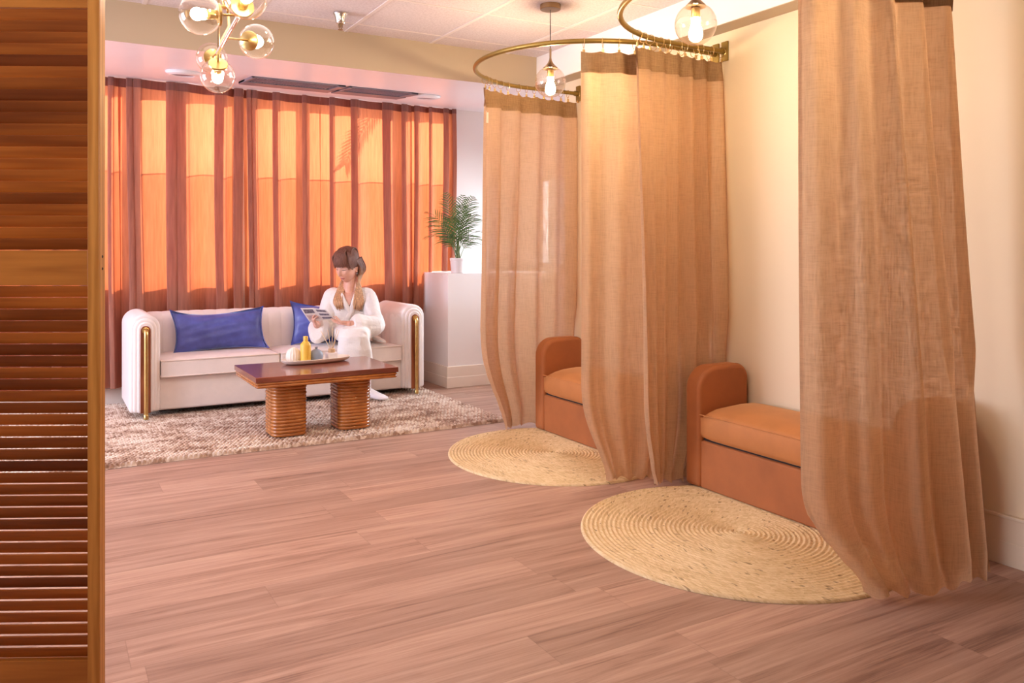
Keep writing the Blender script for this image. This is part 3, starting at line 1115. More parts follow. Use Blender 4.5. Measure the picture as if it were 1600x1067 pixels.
m = MB()
sec = [(0.70, 0.62, 0.0), (0.86, 0.80, 0.004), (0.95, 0.92, 0.014), (1.0, 1.0, 0.031), (0.985, 0.975, 0.034), (0.965, 0.945, 0.031), (0.91, 0.87, 0.017), (0.80, 0.72, 0.010), (0.3, 0.3, 0.009)]
m.loft([ell(ta * a, tb * b_, TZ + z) for a, b_, z in sec])
tag(m.build('tray', M['ceramic'], loc=(tc.x, tc.y, TZ), smooth=50), 'oblong cream stoneware tray on the coffee table', 'tray')
TB = TZ + 0.0105


def tray_pt(px, dy=0.0):
    """point on the tray's floor under picture column px, dy metres across the tray"""
    for s in [i / 200 - 1 for i in range(401)]:
        p = Vector((tc.x + ta * s * cos(ang) - dy * sin(ang), tc.y + ta * s * sin(ang) + dy * cos(ang), TB))
        d = p.x * SY + p.y * CY
        q = 800 + F_PX * (p.x * CY - p.y * SY) / d
        if q >= px:
            return p
    return p


p = tray_pt(458.5, 0.015)
m = MB()
prof = [(0.030, 0), (0.045, 0.012), (0.052, 0.034), (0.050, 0.058), (0.042, 0.080), (0.030, 0.094), (0.018, 0.101), (0.014, 0.104), (0.012, 0.100), (0.0, 0.098)]
rings = []
for r, h in prof:
    rings.append([p + Vector(((r * (1 + 0.03 * (1 if k % 4 < 2 else -1))) * cos(2 * pi * k / 64), (r * (1 + 0.03 * (1 if k % 4 < 2 else -1))) * sin(2 * pi * k / 64), h)) for k in range(64)])
m.loft(rings)
tag(m.build('vase', M['ceramic'], loc=tuple(p), smooth=50), 'squat ribbed cream vase at the left end of the tray', 'vase')
p = tray_pt(477.5, -0.035)
t = thing('bottle', 'tall yellow glazed bottle on the tray beside the cream vase', 'bottle', tuple(p))
MB().lathe([(0.033, 0), (0.036, 0.004), (0.0365, 0.012), (0.0365, 0.118), (0.034, 0.130), (0.024, 0.142), (0.0165, 0.149)], p, 32).build('body', M['yellow'], t, smooth=40)
MB().lathe([(0.0165, 0.147), (0.0165, 0.180), (0.015, 0.183), (0.0, 0.184)], p, 24).build('neck', M['yellow'], t, smooth=40)
p = tray_pt(494, -0.02)
tag(MB().lathe([(0.03, 0), (0.042, 0.010), (0.0485, 0.032), (0.046, 0.055), (0.034, 0.074), (0.018, 0.084), (0.0095, 0.087), (0.0085, 0.094), (0.0125, 0.101), (0.010, 0.101), (0.0, 0.094)], p, 32).build('bud_vase', M['greyblue'], loc=tuple(p), smooth=50),
    'small round grey-blue bud vase in the middle of the tray', 'vase')
p = tray_pt(518, 0.0)
t = thing('reed_diffuser', 'reed diffuser with pale wooden collar and thin sticks on the tray', 'diffuser', tuple(p))
MB().box((p.x - 0.040, p.y - 0.034, p.z), (p.x + 0.040, p.y + 0.034, p.z + 0.052)).build('jar', M['white_pot'], t, bevel=0.010, bseg=3)
MB().lathe([(0.024, 0.050), (0.025, 0.054), (0.025, 0.076), (0.022, 0.079), (0.0, 0.079)], p, 28).build('collar', M['cork'], t)
for (dx, dy, h) in ((-0.075, 0.01, 0.205), (-0.035, -0.02, 0.215), (0.012, 0.02, 0.225), (0.035, -0.012, 0.22), (0.058, 0.015, 0.208)):
    rr = Vector((CY, -SY, 0))
    MB().tube([p + Vector((0, 0, 0.07)) + rr * dx * 0.1, p + Vector((0, 0, h)) + rr * dx + Vector((0, dy, 0))], 0.0022, 6).build('reed', M['reed'], t)

# ------------------------------------------------------------------ rugs
def wool_rug():
    X0, X1, Y0, Y1 = -0.45, 2.90, 5.12, 7.14
    nx, ny = 840, 505
    cell = 0.028
    def fn(u, v):
        x = X0 + (X1 - X0) * u
        y = Y0 + (Y1 - Y0) * v
        j = y / cell
        i = x / cell + 0.5 * (math.floor(j) % 2)
        hgt = (abs(sin(pi * i)) * abs(sin(pi * j))) ** 0.5
        e = min(u * (X1 - X0), (1 - u) * (X1 - X0), v * (Y1 - Y0), (1 - v) * (Y1 - Y0))
        k = smoothstep(0, 0.012, e)
        yy = y
        if v < 0.03:
            yy += -0.006 * abs(sin(pi * i)) + 0.012 * sin(x * 2.3) + 0.008 * sin(x * 0.9 + 1)
        xx = x
        if u > 0.97:
            xx += 0.006 * abs(sin(pi * j))
        return Vector((xx, yy, 0.002 + k * (0.010 + 0.018 * hgt)))
    m = MB()
    m.grid(fn, nx, ny)
    tag(m.build('wool_rug', M['rug'], loc=((X0 + X1) / 2, (Y0 + Y1) / 2, 0), smooth=180, recalc=False), 'chunky looped wool rug in mottled cream and brown under the sofa and coffee table', 'rug')


wool_rug()


def jute_rug(cx, cy, r, label, sx=1.0, sy=1.0):
    pitch = 0.0205
    n = int(r / pitch)
    rad = [0.0]
    for k in range(n):
        rad += [pitch * (k + f) for f in (0.12, 0.32, 0.5, 0.68, 0.88)]
    rad += [n * pitch]
    seg = 150
    rnd = random.Random(int(cx * 77 + cy * 13))
    rings = []
    for q in rad:
        ph = (q / pitch) % 1.0
        h = 0.0020 + 0.0110 * abs(sin(pi * ph)) ** 0.55
        if q == n * pitch:
            h = 0.001
        rings.append([Vector((cx + sx * max(q, 1e-4) * (1 + 0.006 * sin(3 * a_ + cx) * q) * cos(a_), cy + sy * max(q, 1e-4) * (1 + 0.006 * sin(3 * a_ + cx) * q) * sin(a_), h)) for a_ in [2 * pi * k / seg for k in range(seg)]])
    m = MB()
    m.loft(rings[1:], cap=False)
    m.f.append(tuple(range(seg - 1, -1, -1)))
    tag(m.build('jute_rug', M['jute'], loc=(cx, cy, 0), smooth=180), label, 'rug', 'round jute rugs in front of the benches')


jute_rug(2.635, 2.60, 0.70, 'round braided jute rug in front of the nearer rust bench', 0.97, 1.02)
jute_rug(2.70, 4.17, 0.68, 'round braided jute rug in front of the farther rust bench', 0.95, 1.02)


# ------------------------------------------------------------------ rust benches
def bench():
    y1, y0 = 3.275, 1.965
    xf, xb = 2.935, XR - 0.023
    zb = 0.014
    t = thing('upholstered_bench', 'rust velvet armed bench on the nearer jute rug, between the middle and right linen curtains', 'bench', ((xf + xb) / 2, (y0 + y1) / 2, zb), 'rust velvet benches')
    aw = 0.11
    for (ya, yb) in ((y0, y0 + aw), (y1 - aw, y1)):
        # arm slab: rounded top corners in side view, softly rounded front
        top, r = 0.635, 0.12
        prof = [(xf, zb)]
        for k in range(9):
            a = pi - pi / 2 * k / 8
            prof.append((xf + r + r * cos(a), top - r + r * sin(a)))
        r2 = 0.075
        for k in range(9):
            a = pi / 2 - pi / 2 * k / 8
            prof.append((xb - r2 + r2 * cos(a), top - r2 + r2 * sin(a)))
        prof.append((xb, zb))
        m = MB()
        m.loft([[Vector((x, ya, z)) for x, z in prof], [Vector((x, yb, z)) for x, z in prof]])
        m.build('arm', M['rust'], t, bevel=0.022, bseg=4)
        s = MB()
        ins = 0.002
        s.tube([Vector((x, yb - aw + 0.024 if ya > y0 else yb - 0.024, z)) for x, z in prof[1:-1]], 0.0022, 6)
        s.build('arm_seam', M['rust'], t)
    yi0, yi1 = y0 + aw - 0.008, y1 - aw + 0.008
    MB().box((xf + 0.012, yi0, zb), (xb, yi1, 0.258)).build('base', M['rust'], t, bevel=0.010, bseg=3)
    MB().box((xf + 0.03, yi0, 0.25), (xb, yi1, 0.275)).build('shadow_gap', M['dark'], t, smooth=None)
    # thick seat cushion with a crowned top
    n = 14
    xs_ = [xf - 0.004, xb]
    prof = [(xb, 0.27), (xf + 0.02, 0.268), (xf + 0.002, 0.276), (xf - 0.006, 0.295), (xf - 0.007, 0.375), (xf - 0.001, 0.396), (xf + 0.012, 0.408), (xf + 0.05, 0.424), (xf + 0.12, 0.437), (xf + 0.22, 0.443), (xb - 0.04, 0.441), (xb, 0.43)]
    rings = []
    for k in range(n + 1):
        u = k / n
        e = min(1, 9 * min(u, 1 - u) + 0.0)
        q = 0.03 * (1 - e) ** 2
        rings.append([Vector((x + (q * 0.6 if x < xf + 0.06 else 0), yi0 + (yi1 - yi0) * u, z - (q if z > 0.38 else 0))) for x, z in prof])
    MB().loft(rings).build('seat_cushion', M['rust_seat'], t, smooth=60)
    pipe = MB().tube([Vector((xf - 0.001, yi0 + 0.01, 0.394)), Vector((xf - 0.002, yi1 - 0.012, 0.394))], 0.003, 6)
    pipe.build('seat_seam', M['rust_seat'], t)
    copy_tree(t, (0.0, 1.52, 0), label='rust velvet armed bench on the farther jute rug, between the left and middle linen curtains')
    return t


bench()


# ------------------------------------------------------------------ curtain rods, rings and linen curtains
RODZ = 2.35


def rod_path(cy, r, n_arc=40):
    cx = 2.93 if r > 0.7 else 2.895
    pts = [Vector((XR - 0.002, cy + r, RODZ)), Vector((3.1, cy + r, RODZ))]
    for k in range(n_arc + 1):
        a = pi / 2 + pi * k / n_arc
        pts.append(Vector((cx + r * cos(a), cy + r * sin(a), RODZ)))
    pts += [Vector((3.1, cy - r, RODZ)), Vector((XR - 0.002, cy - r, RODZ))]
    return pts


def rod(cy, r, label):
    P = rod_path(cy, r)
    t = thing('curtain_rod', label, 'curtain rod', (XR, cy, RODZ), 'U-shaped brass curtain rods')
    MB().tube(P, 0.0135, 14).build('tube', M['gold_rod'], t)
    for yy in (cy + r, cy - r):
        b_ = MB().box((XR - 0.012, yy - 0.024, RODZ - 0.055), (XR + 0.001, yy + 0.024, RODZ + 0.055))
        b_.lathe([(0.019, 0), (0.019, 0.03)], (XR - 0.04, yy, RODZ), 16, (1, 0, 0))
        b_.build('bracket', M['gold_rod'], t, bevel=0.003)
    return P


P1 = rod(4.115, 0.685, 'brass U-shaped curtain rod around the farther bench')
P2 = rod(2.635, 0.725, 'brass U-shaped curtain rod around the nearer bench')


class Path:
    def __init__(self, pts):
        self.p = pts
        self.s = [0.0]
        for a, b_ in zip(pts, pts[1:]):
            self.s.append(self.s[-1] + (b_ - a).length)

    def at(self, s):
        s = min(max(s, 0), self.s[-1])
        for i in range(len(self.p) - 1):
            if s <= self.s[i + 1]:
                f = (s - self.s[i]) / max(1e-9, self.s[i + 1] - self.s[i])
                a, b_ = self.p[i], self.p[i + 1]
                tdir = (b_ - a).normalized()
                return a.lerp(b_, f), tdir
        return self.p[-1], tdir

    def s_at_px(self, px, lo, hi):
        """arc length between lo and hi whose picture column is px"""
        best = None
        for k in range(401):
            s = lo + (hi - lo) * k / 400
            q = self.at(s)[0]
            d = q.x * SY + q.y * CY
            c = 800 + F_PX * (q.x * CY - q.y * SY) / d
            e = abs(c - px)
            if best is None or e < best[0]:
                best = (e, s)
        return best[1]


PA1, PA2 = Path(P1), Path(P2)

# ring prototype: hangs on the rod, with a small clip under it
RING = None


def hang_ring(pos, tdir, label, group):
    global RING
    ang_ = math.atan2(tdir.y, tdir.x)
    if RING is None:
        t = thing('curtain_ring', label, 'curtain ring', (0, 0, 0), group)
        t['_base'] = (0, 0, 0)
        R_ = 0.026
        MB().tube([Vector((0, R_ * cos(2 * pi * k / 26), -R_ + 0.0155 + R_ * sin(2 * pi * k / 26))) for k in range(26)], 0.0016, 6, closed=True).build('hoop', M['brass_ring'], t)
        z0 = -2 * R_ + 0.0155
        c = MB().tube([(0, 0, z0 + 0.003), (0, 0, z0 - 0.010)], 0.0022, 6)
        c.box((-0.007, -0.0035, z0 - 0.030), (0.007, 0.0035, z0 - 0.009))
        c.build('clip', M['brass_ring'], t, bevel=0.0012)
        RING = t
        o = t
    else:
        o = copy_tree(RING, label=label, group=group)
    o.location = pos
    o.rotation_euler = (0, 0, ang_ + random.uniform(-0.35, 0.35))


CLIPZ = RODZ - 0.058


def linen_panel(path, s0, s1, nf, amp, label, ring_label, ring_group, seed, sc=0.5, pinch=0.35, gather=0.0, lean=0.0, nrings=8, heading_shade=True, zpow=2.2, zstart=0.55, tagged=False, phase=0.0, flare=0.0, hem_in=0.0, fc=None, pl=0.0, pr=0.0):
    """hanging linen: follows the rod from arc length s0 to s1, nf soft folds, hem gathered inward near the floor"""
    rnd = random.Random(seed)
    offs = [rnd.uniform(-0.35, 0.35) for _ in range(nf * 2 + 4)]
    amps = [rnd.uniform(0.55, 1.25) for _ in range(nf * 2 + 4)]
    zt = CLIPZ
    def wave(u):
        x = u * nf + phase
        i = int(math.floor(x))
        f = x - i
        a = amps[i % len(amps)]
        skew = f + 0.22 * sin(2 * pi * f) * offs[i % len(offs)]
        return a * sin(2 * pi * skew)
    def fn(u, v, off=0.0):
        # v 0 = hem, 1 = top
        z = v * zt
        lowk = 1 - smoothstep(0.0, zstart, z)
        lowk = lowk ** zpow
        uu = u + 0.018 * sin(2 * pi * (u * 1.7 + offs[0]) + 1.1 * (1 - v)) * (1 - v)
        uu = sc + (uu - sc) * (1 - pinch * lowk)
        uu += pl * lowk * max(0.0, 1 - u) ** 2.8 - pr * lowk * max(0.0, u) ** 2.2
        uu += (uu - (sc if fc is None else fc)) * flare * (1 - v)
        s = s0 + (s1 - s0) * uu
        p, td = path.at(s)
        nrm = Vector((-td.y, td.x, 0))
        w_ = wave(u)
        a = amp * (0.75 + 0.55 * (1 - v)) * (1 - 0.25 * lowk)
        if v > 0.93:
            a *= 0.35 + 0.65 * smoothstep(1.0, 0.93, v)
        if p.x > 2.8 and z < 0.9:
            a *= 1 - 0.6 * smoothstep(2.8, 2.95, p.x) * smoothstep(0.9, 0.65, z)
        q = p + nrm * (w_ * a + 0.012 * sin(7 * u + 4 * v + offs[1])) + nrm * (lean * (1 - v) + off)
        q = q + td * (0.4 * amp * cos(2 * pi * (u * nf + phase)) * (1 - v) * 0.6)
        q += nrm * (hem_in * lowk)
        zz = z
        if v > 0.985:
            zz = z - 0.010 * abs(sin(pi * (u * (nrings - 1))))
        if z < 0.09:
            zz = 0.0145 + max(0, z - 0.0) * 0.85 + 0.010 * (1 + sin(9 * u * nf + seed))  * (1 - z / 0.09)
            q += nrm * 0.018 * sin(5.3 * u * nf + 2.0) * (1 - z / 0.09)
        if q.x > XR - 0.024:
            q.x = XR - 0.024
        return Vector((q.x, q.y, zz))
    base = path.at((s0 + s1) / 2)[0]
    t = thing('linen_curtain', label, 'curtain', (base.x, base.y, 0.0), 'tan linen curtains')
    nu, nv = max(60, nf * 18), 90
    m = MB()
    m.grid(lambda u, v: fn(u, v), nu, nv)
    m.build('cloth', M['linen'], t, smooth=180, recalc=False)
    if heading_shade:  # overlays whose darker colour puts the heading's shade onto the cloth
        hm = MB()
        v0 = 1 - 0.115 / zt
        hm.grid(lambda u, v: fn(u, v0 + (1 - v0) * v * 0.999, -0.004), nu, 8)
        hm.build('heading_shade_front', M['heading'], t, smooth=180, recalc=False)
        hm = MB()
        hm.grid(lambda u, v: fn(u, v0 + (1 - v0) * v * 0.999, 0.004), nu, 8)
        hm.build('heading_shade_back', M['heading'], t, smooth=180, recalc=False)
    # stitched side hems
    for (ua, ub) in ((0.0, 0.018), (0.982, 1.0)):
        hm = MB()
        hm.grid(lambda u, v: fn(ua + (ub - ua) * u, 0.004 + 0.990 * v, 0.003), 4, nv)
        hm.build('side_hem', M['linen'], t, smooth=180, recalc=False)
    for k in range(nrings):
        u = (k + 0.12) / (nrings - 0.76) if nrings > 1 else 0.5
        p, td = path.at(s0 + (s1 - s0) * min(1, max(0, u + rnd.uniform(-0.02, 0.02))))
        hang_ring(p, td, ring_label, ring_group)
    return t, fn


def ss(a, b, x):
    return smoothstep(a, b, x)


sA = PA1.s_at_px(757, 0.0, 1.3)
CUR1 = linen_panel(PA1, 0.0, sA, 5, 0.036, 'tan linen curtain hanging farthest left, beside the plinth with the palm', 'brass ring holding the farthest left linen curtain', 'rings of the left linen curtain', 11, sc=0.3, pinch=0.12, pr=0.24, lean=-0.075, nrings=13, zstart=0.8, zpow=1.5, tagged=True, phase=0.2, flare=-0.03)
sB = PA1.s_at_px(908, 1.8, PA1.s[-1])
linen_panel(PA1, sB, PA1.s[-1] - 0.05, 5, 0.024, 'tan linen curtain of the middle pair, the left one, hanging from the farther rod', 'brass ring holding the left curtain of the middle pair', 'rings of the middle left linen curtain', 23, sc=0.36, pinch=0.48, lean=0.0, nrings=9, zstart=0.6, zpow=1.8, phase=0.55)
sC = PA2.s_at_px(996, 0.0, 1.4)
linen_panel(PA2, 0.03, sC, 6, 0.028, 'tan linen curtain of the middle pair, the right one, hanging from the nearer rod', 'brass ring holding the right curtain of the middle pair', 'rings of the middle right linen curtain', 37, sc=0.70, pinch=0.50, lean=0.04, nrings=11, zstart=0.6, zpow=1.8, phase=0.1)
sD = PA2.s_at_px(1247, 1.6, PA2.s[-1])
sE = PA2.s_at_px(1487, sD, PA2.s[-1])
CUR3 = linen_panel(PA2, sD, sE, 5, 0.042, 'large tan linen curtain nearest the camera, at the right end of the nearer bench', 'brass ring holding the nearest linen curtain', 'rings of the nearest linen curtain', 41, sc=1.0, pinch=0.03, pl=0.22, lean=-0.14, nrings=8, zstart=0.46, zpow=1.9, phase=0.35, flare=0.09, fc=0.0)

# white care label stitched near the top of the left curtain
cl = MB()
cfn = CUR1[1]
cl.grid(lambda u, v: cfn(0.965 - 0.075 * u, 0.905 + 0.030 * v, 0.012), 6, 6)
cl.build('care_label', M['label'], CUR1[0], smooth=60, solid=0.001)

# ------------------------------------------------------------------ orange drapes over the windows
YD = 7.168
DTOP = 2.598


def dx_(px):
    return ony(px, 388, YD).x


def drape_panel(px0, px1, pleats, label, seed, hem=0.15, hemfn=None, gap=0.0, ystep=0.0):
    rnd = random.Random(seed)
    pts = []
    x0, x1 = dx_(px0) - 0.006, dx_(px1) + 0.006
    pts.append((x0, 0.0))
    last = x0
    for (a, b_) in pleats:
        xa, xb = dx_(a), dx_(b_)
        w_ = xb - xa
        if xa - last > 0.10:
            n = max(1, int((xa - last) / 0.09))
            for k in range(1, n):
                pts.append((last + (xa - last) * k / n, 0.010 * rnd.uniform(-1, 1)))
        y = -0.0
        pts += [(xa, y), (xb - 0.15 * w_, y - 0.006), (xb, y - 0.014), (xb - 0.15 * w_, y - 0.022), (xa + 0.15 * w_, y - 0.028), (xa, y - 0.036), (xa + 0.15 * w_, y - 0.046), (xb, y - 0.050), (xb + 0.3 * w_, y - 0.03)]
        last = xb + 0.3 * w_
    if x1 - last > 0.02:
        n = max(1, int((x1 - last) / 0.09))
        for k in range(1, n + 1):
            pts.append((last + (x1 - last) * k / n, 0.010 * rnd.uniform(-1, 1) if k < n else -0.005))
    P = crom([Vector((x, y, 0)) for x, y in pts], 5)
    ph = [rnd.uniform(0, 6) for _ in range(6)]
    n = len(P) - 1
    xm = (x0 + x1) / 2
    def fn(u, v, off=0.0, z0=None):
        p = P[min(n, int(round(u * n)))]
        hz = hemfn(p.x) if hemfn else hem
        z = hz + (DTOP - hz) * v
        k = 1 - v
        x = p.x + k * (0.022 * sin(2.3 * p.x + ph[0] + 2.2 * v) + 0.010 * sin(11 * p.x + ph[1] + 3 * v))
        x += (xm - p.x) * gap * k
        e = smoothstep(0.93, 1.0, v) * 0.007
        x += e if u < 0.02 else (-e if u > 0.98 else 0)
        y = YD - ystep + p.y * (1 + 0.45 * k) + 0.007 * sin(13 * p.x + 5 * v + ph[2]) * k + 0.004 * sin(31 * p.x + 3 * v + ph[3]) - off
        return Vector((x, y, z))
    t = thing('drape', label, 'curtain', (xm, YD, hem), 'rust velvet drapes over the windows')
    m = MB()
    m.grid(fn, n, 50)
    m.build('cloth', M['drape'], t, smooth=180, recalc=False)
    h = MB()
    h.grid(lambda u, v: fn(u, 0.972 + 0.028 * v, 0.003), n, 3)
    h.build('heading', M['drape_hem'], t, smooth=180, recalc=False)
    return t


drape_panel(-60, 188, [(-20, 0), (30, 48), (78, 92), (120, 138), (168, 176)], 'rust velvet drape at the far left, half hidden by the louvred screen', 1)
drape_panel(185, 380.5, [(196, 205), (206, 219), (258, 272), (273, 291), (334, 350), (364, 376)], 'rust velvet drape behind the left end of the sofa', 2, ystep=0.012)
drape_panel(380.5, 499.5, [(384, 390), (391, 399), (424, 434), (470, 476)], 'rust velvet drape behind the wide blue cushion', 3)
drape_panel(499.5, 641.5, [(512, 519), (545, 556), (594, 608), (624, 632)], 'rust velvet drape behind the seated person', 4, ystep=0.012)


def hem5(x):
    xa, xb = dx_(664), dx_(674)
    return 0.62 + (PZ + 0.006 - 0.62) * smoothstep(xa, xb, x)


drape_panel(641.5, 712, [(645, 652), (668, 672), (690, 697), (704, 709)], 'short rust velvet drape with its hem on the white plinth behind the palm', 5, hem=0.62, hemfn=hem5)

# ------------------------------------------------------------------ pendant lamps
def pendant(px, d, label):
    c = at(px[0], px[1], d)
    t = thing('pendant_lamp', label, 'pendant lamp', (c.x, c.y, c.z - 0.09), 'glass globe pendant lamps')
    top = Vector((c.x, c.y, H))
    MB().lathe([(0.0, 0.0), (0.060, 0.001), (0.060, 0.026), (0.057, 0.030), (0.0, 0.030)], top, 40, (0, 0, -1)).build('canopy', M['brass_dark'], t)
    R_ = 0.09
    MB().tube([top - Vector((0, 0, 0.028)), (c.x, c.y, c.z + R_ + 0.06)], 0.0026, 8).build('cord', M['black'], t)
    MB().lathe([(0.006, 0.115), (0.006, 0.06), (0.009, 0.045), (0.018, 0.028), (0.034, 0.012), (0.044, 0.002), (0.043, -0.004), (0.0, -0.004)], (c.x, c.y, c.z + R_ - 0.012), 30).build('cap', M['brass_dark'], t)
    MB().lathe([(0.017, 0.0), (0.019, 0.004), (0.019, 0.040), (0.014, 0.045), (0.0, 0.045)], (c.x, c.y, c.z + R_ - 0.062), 20).build('lamp_holder', M['brass'], t)
    prof = []
    for k in range(29):
        a = -pi / 2 + (pi * 0.83) * k / 28
        prof.append((R_ * cos(a), R_ * sin(a)))
    MB().lathe(prof + [(R_ * cos(a) * 0.99, R_ * sin(a) - 0.001)], c, 40).build('globe', M['glass'], t, smooth=180)
    bz = c.z + R_ - 0.063
    MB().lathe([(0.0125, 0.0), (0.014, -0.014), (0.021, -0.034), (0.0285, -0.058), (0.030, -0.076), (0.025, -0.092), (0.013, -0.101), (0.0, -0.103)], (c.x, c.y, bz), 24).build('bulb', M['bulb2'], t, smooth=180)


pendant((860, 128), 4.74, 'glass globe pendant lamp inside the farther curtain rod')
pendant((1087, 38), 3.53, 'glass globe pendant lamp inside the nearer curtain rod, at the photo top edge')


# ------------------------------------------------------------------ chandelier
def chandelier():
    t = thing('chandelier', 'brass branching chandelier with clear glass globes hanging over the sofa area', 'chandelier', tuple(at(341, 119, 3.62) - Vector((0, 0, 0.08))))
    hub = at(341.5, 80, 3.50)
    stem_top = Vector((hub.x, hub.y, H))
    MB().tube([hub, stem_top], 0.005, 10).build('stem', M['brass_dark'], t)
    MB().lathe([(0.0, 0.0), (0.065, 0.001), (0.065, 0.022), (0.06, 0.026), (0.0, 0.026)], stem_top, 36, (0, 0, -1)).build('canopy', M['brass'], t)
    tip = at(373, 24, 3.02)
    tip2 = at(356, 16, 3.75)
    MB().tube([hub - (tip - hub) * 0.06, tip], 0.0085, 12).build('diagonal_bar', M['chrome'], t)
    MB().tube([hub + Vector((0, 0, 0.02)), at(358, 42, 3.62), tip2], 0.0065, 10).build('rear_bar', M['brass'], t)
    R_ = 0.075
    def globe(c, start, arm_r=0.0045):
        """arm from start to the globe's cap; the socket, bulb and glass beyond it"""
        d = (c - start).normalized()
        capc = c - d * (R_ * 0.94)
        a = MB().tube([start, capc], arm_r, 10)
        a.lathe([(0.007, -0.004), (0.008, 0.0), (0.007, 0.012), (0.0, 0.012)], start, 12, d)
        ao = a.build('arm', M['brass'], t)
        cp = MB().lathe([(0.0, -0.010), (0.012, -0.010), (0.040, 0.000), (0.042, 0.006), (0.040, 0.010), (0.0, 0.010)], capc, 28, d)
        cp.lathe([(0.016, 0.008), (0.017, 0.012), (0.017, 0.048), (0.013, 0.052), (0.0, 0.052)], capc, 18, d)
        cp.build('socket_cap', M['brass'], ao)
        bl = MB()
        bl.ball(capc + d * 0.082, 0.0235, 20, 12)
        bl.build('bulb', M['bulb'], ao, smooth=180)
        prof = []
        for k in range(29):
            a_ = -pi / 2 + pi * 0.17 + (pi * 0.83) * k / 28
            prof.append((R_ * cos(a_), R_ * sin(a_)))
        MB().lathe(prof, c, 36, d).build('globe', M['glass'], ao, smooth=180)
    globe(at(313, 22, 2.99), at(372, 24, 3.05))
    globe(at(384, -3, 2.90), tip)
    globe(at(401, 65, 3.55), at(353, 59, 3.30))
    globe(at(331, 91, 4.02), hub)
    globe(at(340, 119, 3.62), at(341.5, 78, 3.52))
    globe(at(348, -14, 3.72), tip2)


chandelier()


# ------------------------------------------------------------------ potted palm on the plinth
def palm():
    c = at(715.5, 427, 7.42)
    c.z = PZ
    t = thing('potted_palm', 'feathery green palm in a white pot on the plinth by the window', 'plant', tuple(c))
    MB().lathe([(0.0, 0), (0.058, 0), (0.062, 0.004), (0.070, 0.112), (0.073, 0.114), (0.075, 0.136), (0.072, 0.138), (0.066, 0.136), (0.065, 0.120), (0.0, 0.118)], c, 36).build('pot', M['white_pot'], t, smooth=40)
    MB().lathe([(0.066, 0.112), (0.05, 0.124), (0.0, 0.128)], c, 24).build('soil', M['soil'], t, smooth=60)
    rnd = random.Random(4)
    rr = Vector((CY, -SY, 0))       # toward the right of the picture
    ff = Vector((SY, CY, 0))        # away from the camera
    # (sideways reach, depth reach, tip height, droop)
    spec = [(-0.10, 0.05, 0.60, 0.02), (0.11, -0.05, 0.56, 0.04), (-0.24, -0.04, 0.43, 0.10), (-0.23, 0.07, 0.31, 0.12), (0.22, 0.05, 0.24, 0.14),
            (-0.25, 0.02, 0.21, 0.10), (0.15, -0.12, 0.40, 0.09), (0.03, 0.13, 0.50, 0.05), (-0.05, -0.16, 0.38, 0.08), (0.19, -0.05, 0.18, 0.08), (-0.13, -0.14, 0.20, 0.09), (0.04, -0.06, 0.57, 0.02)]
    for (sx, sd, h, dr) in spec:
        b0 = c + Vector((0, 0, 0.125)) + rr * rnd.uniform(-0.02, 0.02) + ff * rnd.uniform(-0.02, 0.02)
        end = c + Vector((0, 0, 0.125 + h)) + rr * sx * 1.15 + ff * sd
        mid = b0.lerp(end, 0.45) + Vector((0, 0, 0.06 + dr)) - (rr * sx * 1.15 + ff * sd) * 0.16
        path = [b0 * (1 - s) ** 2 + mid * 2 * s * (1 - s) + end * s * s for s in [k / 22 for k in range(23)]]
        m = MB()
        m.tube(path, [0.0036 * (1 - 0.8 * k / 22) for k in range(23)], 6)
        for k in range(6, 23):
            p = path[k]
            tdir = (path[min(22, k + 1)] - path[k - 1]).normalized()
            side = tdir.cross(Vector((0, 0, 1)))
            if abs(tdir.z) > 0.6:
                side = side * 0.3 + (rr - tdir * rr.dot(tdir)) * (1 if side.dot(rr) >= 0 else -1)
            side.normalize()
            s = k / 22
            ln = 0.125 * sin(pi * (0.10 + 0.86 * (s - 0.25) / 0.75)) ** 0.7 + 0.02
            for sg in (-1, 1):
                d = (side * sg * 0.8 + tdir * 0.75 + Vector((0, 0, rnd.uniform(0.0, 0.22)))).normalized()
                upn = d.cross(tdir).normalized()
                wv = d.cross(upn)  .normalized() * 0.0046
                q = []
                for f in (0.0, 0.3, 0.65, 1.0):
                    w_ = (0.5, 1.0, 0.8, 0.05)[int(round(f * 3))]
                    cp = p + d * ln * f - Vector((0, 0, 0.030 * f * f * (1 + rnd.random() * 0.4)))
                    q.append((cp - wv * w_, cp + wv * w_))
                m.add([x for pr in q for x in pr], [(2 * i, 2 * i + 1, 2 * i + 3, 2 * i + 2) for i in range(3)])
        m.build('frond', M['leaf'], t, smooth=60, recalc=False)
    st = MB()
    for k in range(7):
        a = 2 * pi * k / 7
        st.tube([c + Vector((0.022 * cos(a), 0.022 * sin(a), 0.118)), c + Vector((0.012 * cos(a), 0.012 * sin(a), 0.20)), c + Vector((0.010 * cos(a + 1), 0.010 * sin(a + 1), 0.30))], [0.005, 0.004, 0.003], 6)
    st.build('stems', M['stem'], t)


palm()


